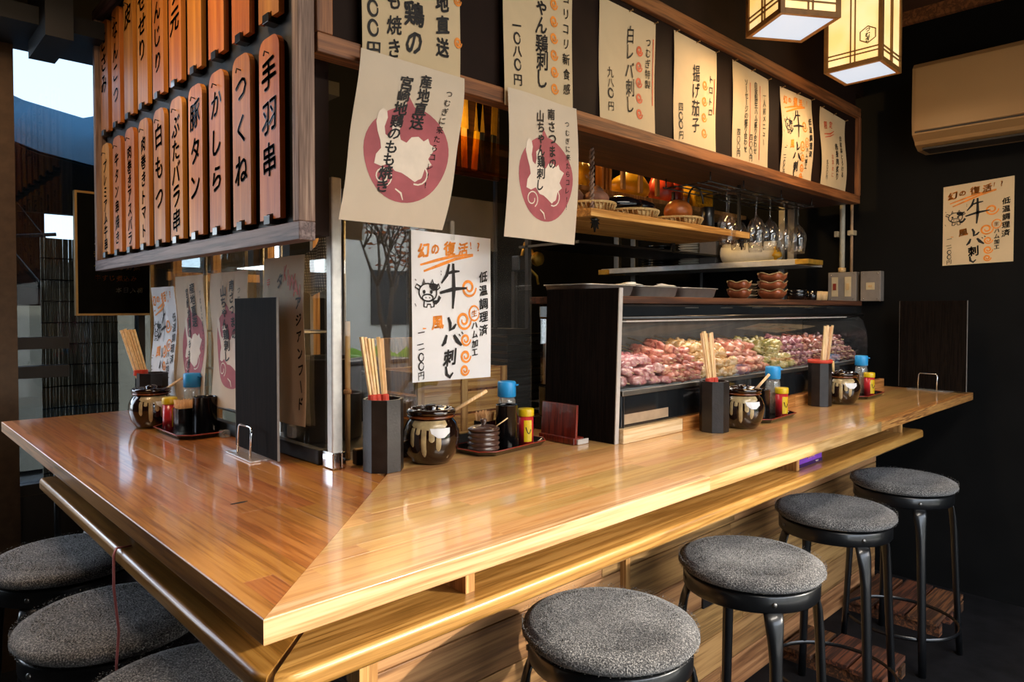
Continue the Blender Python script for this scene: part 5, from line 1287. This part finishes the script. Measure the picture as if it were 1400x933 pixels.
# knife rack seen between the two hanging sheets
kr_ = thing('knife_rack', 'yellow lit knife rack seen between the two hanging sheets', 'rack', (1.12,.93,1.76))
MB().cbox((-.13,.02,.0),(.14,.03,.34),.002).build('board', M['soffit'], kr_); MB().cbox((-.13,-.035,.0),(.14,.02,.012),.002).cbox((-.13,-.035,.0),(.14,-.031,.11),.001).build('trough', pane('amber acrylic',(.9,.62,.2),.8), kr_)
MB().box((-.13,.03,-.45),(-.12,.04,.3)).box((.13,.03,-.83),(.14,.04,.3)).build('post', M['metalblk'], kr_)
for k, (x, hw_, bl, ang, hm_) in enumerate(((-.08,.017,.15,.05,'black'),(-.035,.020,.17,-.03,'tan'),(.005,.013,.14,.10,'yellow'),(.045,.016,.14,-.08,'black'),(.085,.014,.12,.05,'black'))):
    t = thing('knife', 'kitchen knife %s in the rack between the hanging sheets, %s handle' % (('farthest left','second from the left','in the centre','second from the right','farthest right')[k], {'black':'dark','tan':'wooden','yellow':'yellow'}[hm_]), 'knife', (1.12+x,.925,1.775))
    Mx = T(ry=ang)
    MB().cbox((-.010,-.006,.0),(.010,.006,.13),.003,Mx).build('handle', M[hm_], t)
    MB().add([Mx@Vector(q) for q in ((-.012,-.001,.13),(hw_,-.001,.13),(hw_,-.001,.13+bl*.8),(-.012,-.001,.13+bl),(-.012,.001,.13),(hw_,.001,.13),(hw_,.001,.13+bl*.8),(-.012,.001,.13+bl))], [(0,1,2,3),(7,6,5,4),(0,4,5,1),(1,5,6,2),(2,6,7,3),(3,7,4,0)]).build('blade', M['brass'], t)
# small coffee machine like appliance glimpsed right of the second hanging sheet
ap = thing('gas_valve', 'brassy valve fitting glimpsed left of the steel shelf', 'fitting', (1.95,1.5,1.50))
MB().lathe([(.0001,0),(.03,0),(.035,.01),(.03,.03),(.0001,.03)],20,T(.05,0,.06,pi/2)).build('dial', M['brass'], ap); MB().cbox((-.08,-.02,-.0),(.0,.03,.07),.006).build('body', M['metalblk'], ap); MB().tube([(-.04,0,.07),(-.02,0,.13),(.02,0,.10),(.05,0,.06)],.008,8).tube([(0,0,.02),(.06,.0,-.02),(.07,0,-.06)],.006,8).build('tube', M['brass'], ap)
MB().box((-.06,.03,-1.5),(-.04,.05,.0)).build('stand', M['metalblk'], ap)

# ================================================================== condiment sets
def chop_holder(x, y, rz, lab, where_, h=.165, r=.047, lean=(-.10,.02), sticks=3, red=True):
    t = thing('chopstick_holder', lab, 'chopstick holder', (x,y,ZC+.0008), rz)
    m = MB()
    m.lathe([(r,0),(r,h),(r-.006,h),(r-.006,.02),(.0001,.02)], 8, None, False, pi/8)
    m.build('body', M['holder'], t)
    rnd = random.Random(int(x*1000))
    tops = []
    for k in range(sticks):
        ox = -.010+.011*(k%3); oy = -.008+.012*(k//3)+.004*(k%2)
        s = thing('chopsticks', '%s of disposable chopsticks in the holder %s' % (('left pair','middle pair','right pair','rear pair')[k], where_), 'chopsticks', (x,y,ZC+.022)); s['group'] = 'chopsticks in the holder '+where_; 
        lx, ly = lean[0]+rnd.uniform(-.02,.02)+.02*k*(1 if lean[0]>-.2 else 0), lean[1]+rnd.uniform(-.02,.02)
        H_ = .285 if h > .16 else .28
        for d in (-.0036,.0036):
            b0 = Vector((ox+d,oy,0)); b1 = b0+Vector((0,0,H_+rnd.uniform(-.004,.004)))
            # rotate into world lean (camera-right direction .7225,-.691)
            dx = Vector((.7225*lx, -.691*lx, 0))*H_ + Vector((.69*ly,.72*ly,0))*H_
            MB().tube([b0+Vector((0,0,0)), b1+dx+Vector((d*.3,0,0))], [.0026,.0052], 4, smooth=False).build('stick', M['chopwood'], s)
        if red:
            fr_ = (h-.022+.006)/H_; c = Vector((ox,oy,0))+Vector((0,0,h-.022+.004))+Vector((.7225*lx, -.691*lx, 0))*(h-.018)
            MB().lathe([(.0085,-.012),(.0105,-.010),(.0095,.006),(.0075,.007)], 10, Matrix.Translation(c), False).build('paper_band', M['redpaper'], s)
    return t
def jar(x, y, rz, lab, s=1., spoon=True, sp=None):
    t = thing('sauce_jar', lab, 'jar', (x,y,ZC+.0008), rz)
    prof_ = [(.0001,0),(.043,0),(.050,.006),(.062,.025),(.069,.055),(.068,.078),(.060,.098),(.052,.107),(.050,.110)]
    MB().lathe([(a*s,b_*s) for a, b_ in prof_]+[(.047*s,.108*s),(.0001,.10*s)], 40).build('body', M['brownglaze'], t)
    MB().lathe([(a*s,b_*s) for a, b_ in ((.049,.108),(.058,.110),(.060,.113),(.056,.116),(.049,.116),(.049,.108))], 40).build('rim', M['rimglaze'], t)
    ld = MB().lathe([(a*s,b_*s) for a, b_ in ((.0001,.117),(.055,.116),(.060,.120),(.060,.126),(.054,.131),(.046,.130),(.040,.125),(.020,.124),(.016,.128),(.018,.134),(.012,.139),(.0001,.140))], 40).build('lid', M['brownglaze'], t)
    # ash glaze drips on the side facing the room
    a0 = 0
    def on_r(z):
        P = [(a*s,b_*s) for a, b_ in prof_]
        for (r0,z0),(r1,z1) in zip(P,P[1:]):
            if z0 <= z <= z1 and z1 > z0: return r0+(r1-r0)*(z-z0)/(z1-z0)
        return P[-1][0]
    def patch(m, a, w, zt, zb, nw=4, nz=10):
        vs = []; fs = []
        for j in range(nz+1):
            z = zt+(zb-zt)*j/nz; ww = w*(1 if j < nz-1 else (.85 if j < nz else .3))
            for i in range(nw+1):
                aa = a+(i/nw-.5)*ww; rr_ = on_r(z)+.0013*(1-(2*i/nw-1)**2*.6); vs.append((rr_*cos(aa), rr_*sin(aa), z))
        for j in range(nz):
            for i in range(nw): k=j*(nw+1)+i; fs.append((k,k+1,k+nw+2,k+nw+1))
        m.add(vs, [f[::-1] for f in fs], True)
    m = MB(); patch(m, 0, 1.5, .106*s, .086*s, 12, 4)
    for a, zb, w in ((-.62,.045,.16),(-.40,.075,.16),(-.18,.022,.18),(.10,.058,.2),(.34,.036,.18),(.58,.07,.2)): patch(m, a, w, .09*s, zb*s)
    m.build('glaze_drips', M['drip'], t)
    m = MB(); patch(m, .42, .78, .090*s, .068*s, 6, 2)
    m.v = [(a*1.035,b_*1.035,c) for a,b_,c in m.v]; m.build('tape_label', M['tape'], t)
    if spoon:
        p0, p1 = [(a*cos(-rz)-b_*sin(-rz), a*sin(-rz)+b_*cos(-rz), c) for a, b_, c in [(u*.7225+w_*.69, -u*.691+w_*.72, z_) for u, w_, z_ in sp]]; MB().tube([p0,p1], [.004,.0045], 8).build('ladle_handle', M['chopwood'], t)
    return t
def tray(cx, cy, rz, L, Wd, lab, c=.03):
    t = thing('condiment_tray', lab, 'tray', (cx,cy,ZC+.0008), rz)
    def oc(a, b_, c): return [(-a+c,-b_),(a-c,-b_),(a,-b_+c),(a,b_-c),(a-c,b_),(-a+c,b_),(-a,b_-c),(-a,-b_+c)]
    a, b_ = L/2, Wd/2; m = MB()
    lv = [(oc(a-.010,b_-.010,c),0),(oc(a,b_,c),.012),(oc(a-.003,b_-.003,c),.0125),(oc(a-.012,b_-.012,c),.004)]
    vs = [(x,y,z) for P, z in lv for x, y in P]; fs = []
    for j in range(3):
        for i in range(8): fs.append((j*8+i,j*8+(i+1)%8,(j+1)*8+(i+1)%8,(j+1)*8+i))
    fs.append([24+i for i in range(8)]); fs.append([i for i in range(8)][::-1])
    m.add(vs, fs).build('plate', M['tray'], t)
    MB().tube([(x,y,.0128) for x, y in oc(a-.001,b_-.001,c)], .0016, 6, closed=True).build('rim', M['redrim'], t)
    return t
ZTR = ZC+.0008+.0042
def bottle(x, y, lab, z=ZTR):
    t = thing('shaker_bottle', lab, 'shaker', (x,y,z)); s_=.0235
    MB().lathe([(.0001,0),(s_,0),(s_+.001,.004),(s_+.001,.110),(s_-.003,.122),(s_-.0045,.122),(s_-.001,.108),(s_-.001,.004),(.0001,.003)], 28).build('body', M['clear'], t)
    MB().lathe([(.0001,.004),(s_-.002,.004),(s_-.002,.075),(.0001,.078)], 24).build('spice', M['spice'], t)
    m = MB(); m.lathe([(s_+.001,.123),(s_+.0022,.124),(s_+.0022,.162),(s_,.166),(.0001,.167)], 32)
    m.build('cap', M['blue'], t); MB().cbox((-.008,-s_-.009,.154),(.008,-s_-.001,.158),.001,T(rz=.6)).build('spout_lip', M['blue'], t)
def tin(x, y, lab, z=ZTR, rz=0):
    t = thing('spice_tin', lab, 'tin', (x,y,z), rz); r_=.0205
    MB().lathe([(.0001,0),(r_,0),(r_,.078),(.0001,.078)], 32).build('body', M['tinred'], t)
    m = MB(); n=8; vs = []; fs=[]
    for j in range(2):
        for i in range(n+1): a = -2.6+1.1*i/n; vs.append(((r_+.0004)*cos(a),(r_+.0004)*sin(a),.010+.058*j))
    for i in range(n): fs.append((i,i+1,n+2+i,n+1+i))
    m.add(vs, fs, True); m.build('printed_panel', M['tinyellow'], t)
    MB().tube([((r_+.0008)*cos(a),(r_+.0008)*sin(a),.052-.02*abs(sin(4*a))) for a in [-2.4+.08*i for i in range(10)]], .0012, 5).build('emblem', M['inkm'], t)
    MB().lathe([(r_+.0012,.078),(r_+.0016,.079),(r_+.0016,.095),(r_,.098),(.0001,.098)], 32).build('lid', M['tinyellow'], t)
def cylinder(x, y, lab, z=ZTR, r_=.029, h=.112):
    t = thing('cutlery_cup', lab, 'cup', (x,y,z))
    MB().lathe([(.0001,0),(r_-.002,0),(r_,.003),(r_,h),(r_+.0015,h+.001),(r_-.0025,h+.001),(r_-.003,h-.003),(r_-.003,.006),(.0001,.005)], 32).build('body', M['blackplastic'], t)
def picks(x, y, lab, z=ZTR, w=.021, h=.066, rz=0., seed=1):
    t = thing('toothpick_box', lab, 'toothpick holder', (x,y,z), rz); m = MB()
    m.box((-w,-w,0),(w,w,.004)).box((-w,-w,.004),(-w+.002,w,h)).box((w-.002,-w,.004),(w,w,h)).box((-w+.002,-w,.004),(w-.002,-w+.002,h)).box((-w+.002,w-.002,.004),(w-.002,w,h)).build('box', M['blackplastic'], t)
    r = random.Random(seed); m = MB()
    for i in range(11):
        for j in range(9):
            px_ = -w+.004+(2*w-.008)*i/10; py_ = -w+.004+(2*w-.008)*j/8
            m.tube([(px_*.6,py_*.6,.006),(px_*1.08+r.uniform(-.001,.001),py_*1.08+r.uniform(-.001,.001),h+.022+r.uniform(-.003,.004))], .0010, 4)
    tag(m.build('toothpicks', M['bamboo'], t), None, None, kind='stuff')
def pot(x, y, lab, z=ZTR):
    t = thing('ribbed_pot', lab, 'pot', (x,y,z)); pf = [(.0001,0),(.034,0)]
    for k in range(4): zz = .004+k*.0125; pf += [(.037,zz),(.041,zz+.004),(.041,zz+.008),(.0375,zz+.0115)]
    pf += [(.036,.055),(.0001,.056)]
    MB().lathe(pf, 36).build('body', M['ribbed'], t)
    MB().lathe([(.038,.0555),(.041,.057),(.041,.061),(.030,.066),(.010,.069),(.005,.072),(.009,.078),(.008,.084),(.0001,.086)], 36).build('lid', M['ribbed'], t)
    MB().tube([(.022,-.015,.060),(.052,-.036,.085)], .0016, 6).build('spoon', M['chopwood'], t)
# set by the corner post
chop_holder(.535,.560,0,'black octagonal chopstick holder beside the corner post','beside the corner post', lean=(-.13,.0))
jar(.668,.553,radians(228),'brown glazed sauce jar with white drips next to the corner chopstick holder',sp=((.046,.0,.118),(.135,.02,.170)))
tray(.905,.558,radians(6),.265,.145,'black tray with red rim beside the corner sauce jar')
pot(.822,.535,'small ribbed brown pot with lid on the corner tray'); picks(.884,.600,'black toothpick box full of toothpicks on the corner tray',rz=.2)
cylinder(.907,.538,'shiny black cup in front of the blue capped shaker on the corner tray'); bottle(.968,.603,'blue capped clear shaker on the corner tray'); tin(.968,.527,'yellow lidded red spice tin on the corner tray')
# set in front of the case
chop_holder(1.545,.293,0,'octagonal chopstick holder before the middle of the display case','before the display case',h=.153,r=.044,lean=(-.13,0))
jar(1.672,.268,radians(214),'brown glazed sauce jar before the display case, second along the counter',sp=((.036,.0,.112),(.088,.01,.165)),s=.96)
tray(1.90,.292,radians(3),.265,.11,'dark tray before the display case beside the second jar')
cylinder(1.872,.300,'black cup on the tray before the display case',r_=.024,h=.095); bottle(1.985,.318,'blue capped clear shaker on the tray before the display case'); tin(1.955,.272,'yellow lidded red spice tin on the tray before the display case')
# far set
chop_holder(2.34,.300,0,'octagonal chopstick holder farthest along the long arm, with a red rim','farthest along the long arm',h=.165,r=.042,lean=(.06,0),red=False,sticks=4)
rr_ = thing('red_ring', 'red paper band around the top of the far chopstick holder', 'band', (2.34,.30,ZC+.166)); MB().lathe([(.036,0),(.045,0),(.045,.012),(.036,.012),(.036,0)],24).build('ring', M['redpaper'], rr_)
jar(2.465,.265,radians(208),'brown glazed sauce jar farthest along the long arm',sp=((-.020,.03,.112),(-.022,.03,.165)),s=.95)
tray(2.76,.29,radians(2),.27,.11,'dark tray farthest along the long arm')
cylinder(2.68,.302,'black cup on the farthest tray',r_=.024,h=.095); bottle(2.81,.315,'blue capped clear shaker on the farthest tray'); tin(2.775,.270,'yellow lidded red spice tin on the farthest tray')
# set on the short arm
chop_holder(.375,1.71,0,'black round-edged chopstick holder on the short arm behind the sauce jar','on the short arm',h=.158,r=.048,lean=(-.30,0))
jar(.330,1.565,radians(262),'brown glazed sauce jar on the short arm',sp=((.036,.0,.112),(.085,.03,.15)),s=.95)
tray(.378,1.37,radians(90),.27,.14,'dark tray on the short arm beside the charcoal divider')
tin(.347,1.445,'yellow lidded red spice tin on the short arm tray',rz=1.); picks(.368,1.385,'black toothpick box on the short arm tray',seed=3,w=.024,h=.07); cylinder(.408,1.325,'large black cup on the short arm tray',r_=.034,h=.105); bottle(.418,1.46,'blue capped clear shaker on the short arm tray')
tag(MB().tube([(0,0,0),(.03,-.03,.055)],.003,6).build('stick', M['inkm'], None, (.425,1.425,ZTR+.09)) if False else MB().cbox((-.012,-.012,0),(.012,.012,.02),.002).build('clip_stand', M['clear'], None, (.425,1.22,ZC+.001)), 'small clear stand at the foot of the short arm partition', 'stand')

# red menu stand
ms = thing('menu_stand', 'dark red wooden menu stand in front of the divider panel', 'menu stand', (1.075,.505,ZC+.0008))
MB().cbox((-.004,-.065,.0),(.004,.065,.108),.001,T(ry=.06)).build('panel', M['redleather'], ms)
MB().cbox((-.012,-.066,0),(.032,.066,.018),.002).build('foot', M['redleather'], ms); MB().cbox((.0,-.072,0),(.045,-.066,.014),.001).build('end_plate', M['acrylic'], ms)

# ================================================================== air conditioner
ac = thing('air_conditioner', 'ivory wall air conditioner high on the black right wall', 'air conditioner', (XW,.235,2.06))
pf = [(-.17,.035),(-.205,.06),(-.212,.12),(-.21,.36),(-.19,.382),(0,.385),(0,0),(-.12,.0),(-.16,.02)]
m = MB(); m.prism(pf, -.86, 0); m.v = [(a,c,b_) for a,b_,c in m.v]; m.f = [f[::-1] for f in m.f]; m.build('body', M['acbody'], ac)
m = MB(); m.prism([(-.2135,.075),(-.2150,.13),(-.2135,.355),(-.209,.355),(-.209,.075)], -.85, -.012); m.v = [(a,c,b_) for a,b_,c in m.v]; m.f = [f[::-1] for f in m.f]; m.build('front_panel', M['acbody'], ac)
MB().box((-.211,-.85,.066),(-.2085,-.012,.072)).build('seam', M['grille'], ac)
MB().cbox((-.165,-.80,-.006),(-.05,-.03,.004),.002).build('air_flap', M['grille'], ac)
MB().tube([(-.216,-.50+.006*k,.10+.003*sin(k*2.)) for k in range(10)], .0012, 5).build('lettering', M['grille'], ac)

# ================================================================== lanterns
def lantern(cx, cy, z0, rz, s, h, lab, logo=False):
    t = thing('lantern', lab, 'lantern', (cx,cy,z0), rz)
    if 'lanS' not in M:
        m_, nt, bs_ = _mat('lantern paper'); bs_.inputs['Base Color'].default_value = (.9,.72,.42,1); bs_.inputs['Roughness'].default_value = .8
        tc = N(nt,'ShaderNodeTexCoord'); sp = N(nt,'ShaderNodeSeparateXYZ'); nt.links.new(tc.outputs['Object'], sp.inputs[0])
        no = N(nt,'ShaderNodeTexNoise'); no.inputs['Scale'].default_value = 8; nt.links.new(tc.outputs['Object'], no.inputs['Vector'])
        r_ = ramp(nt, [(.3,(1,.60,.16)),(.7,(1,.80,.40))]); nt.links.new(no.outputs[0], r_.inputs[0]); nt.links.new(r_.outputs[0], bs_.inputs['Emission Color']); bs_.inputs['Emission Strength'].default_value = .95
        M['lanS'] = m_
        M['lanB'] = emit('lantern base diffuser', (.62,.70,.80), 1.0); M['lanB'].node_tree.nodes['Principled BSDF'].inputs['Base Color'].default_value = (.12,.12,.12,1)
    a = s/2; b_ = .012
    MB().box((-a+.004,-a+.004,.003),(a-.004,a-.004,.007)).build('bottom_diffuser', M['lanB'], t)
    for k in range(4):
        R_ = Matrix.Rotation(pi/2*k,4,'Z')
        MB().box((-a+.006,-a+.006,.01),(a-.006,-a+.009,h-.01),R_).build('paper_panel', M['lanS'], t)
        MB().cbox((-a,-a,0),(-a+.016,-a+.016,h),.001,R_).build('corner_post', M['lattice'], t)
        MB().cbox((-a+.016,-a,0),(a-.016,-a+.014,.018),.001,R_).build('bottom_rail', M['lattice'], t)
        MB().cbox((-a+.016,-a,h-.02),(a-.016,-a+.014,h),.001,R_).build('top_rail', M['lattice'], t)
        for xo in (-.008,.008): MB().box((xo-.002,-a+.001,.018),(xo+.002,-a+.006,h-.02),R_).build('lattice_bar', M['lattice'], t)
        for zo in (.045,.060,h-.075,h-.06): MB().box((-a+.016,-a+.0005,zo-.002),(a-.016,-a+.0055,zo+.002),R_).build('lattice_bar', M['lattice'], t)
    MB().box((-a+.016,-a+.016,h-.006),(a-.016,a-.016,h)).build('top_board', M['lattice'], t)
    MB().tube([(0,0,h),(0,0,2.759-z0)], .006, 8).build('cord', M['black'], t)
    if logo:
        # hexagon shop emblem on the face towards the short arm
        P = Print(1., 60); hx = [(.5+.42*cos(pi/3*k+pi/6),.5+.42*sin(pi/3*k+pi/6)) for k in range(6)]
        P.stroke(M['lattice'], hx, .06, False, True); P.col(M['inkm'],'つむぎ',.5,.74,.25,.24,bold=.06)
        g_ = .075
        for mt, (V, F) in P.L.items():
            MB().add([(-a+.0035, -.054+(.5-u)*g_, .072+v*g_) for u, v in V], F).build('lettering' if 'marker' in mt.name or 'ink' in mt.name else 'emblem', mt, t)
    bulb('lantern_bulb', (cx,cy,z0-.14), LAMP*.2, (1,.58,.25), .07)
    area('lantern_downlight', (cx,cy,z0-.006), (0,0,rz), s*.8, s*.8, LAMP, (1,.66,.34))
    return t
LAMP = 4.5
lantern(1.909,.228,2.25,radians(-33),.212,.40,'square wooden paper lantern nearest the sign band sheets, left of the two')
lantern(2.54,.228,2.25,radians(0),.215,.40,'square wooden paper lantern with a hexagon shop mark, right of the two',True)
lantern(-.06,1.05,2.48,radians(20),.21,.22,'square wooden paper lantern over the short arm, out of frame')
# warm kitchen lamps
bulb('kitchen_lamp', (1.25,1.15,2.15), 9, (1,.55,.14), .05)
bulb('kitchen_lamp', (2.4,1.3,2.35), 20, (1,.60,.18), .06)
bulb('kitchen_lamp', (1.3,1.7,1.9), 14, (1,.66,.34), .08)
bulb('knife_lamp', (1.03,.86,1.93), 1.5, (1,.55,.12), .02)
tag(MB().blob((0,0,0),(.018,.018,.02),1,.0).build('lamp', emit('hot lamp glass',(1,.8,.5),6), None, (1.0,.96,1.82)), 'small glowing lamp at the left edge of the knife rack', 'lamp')
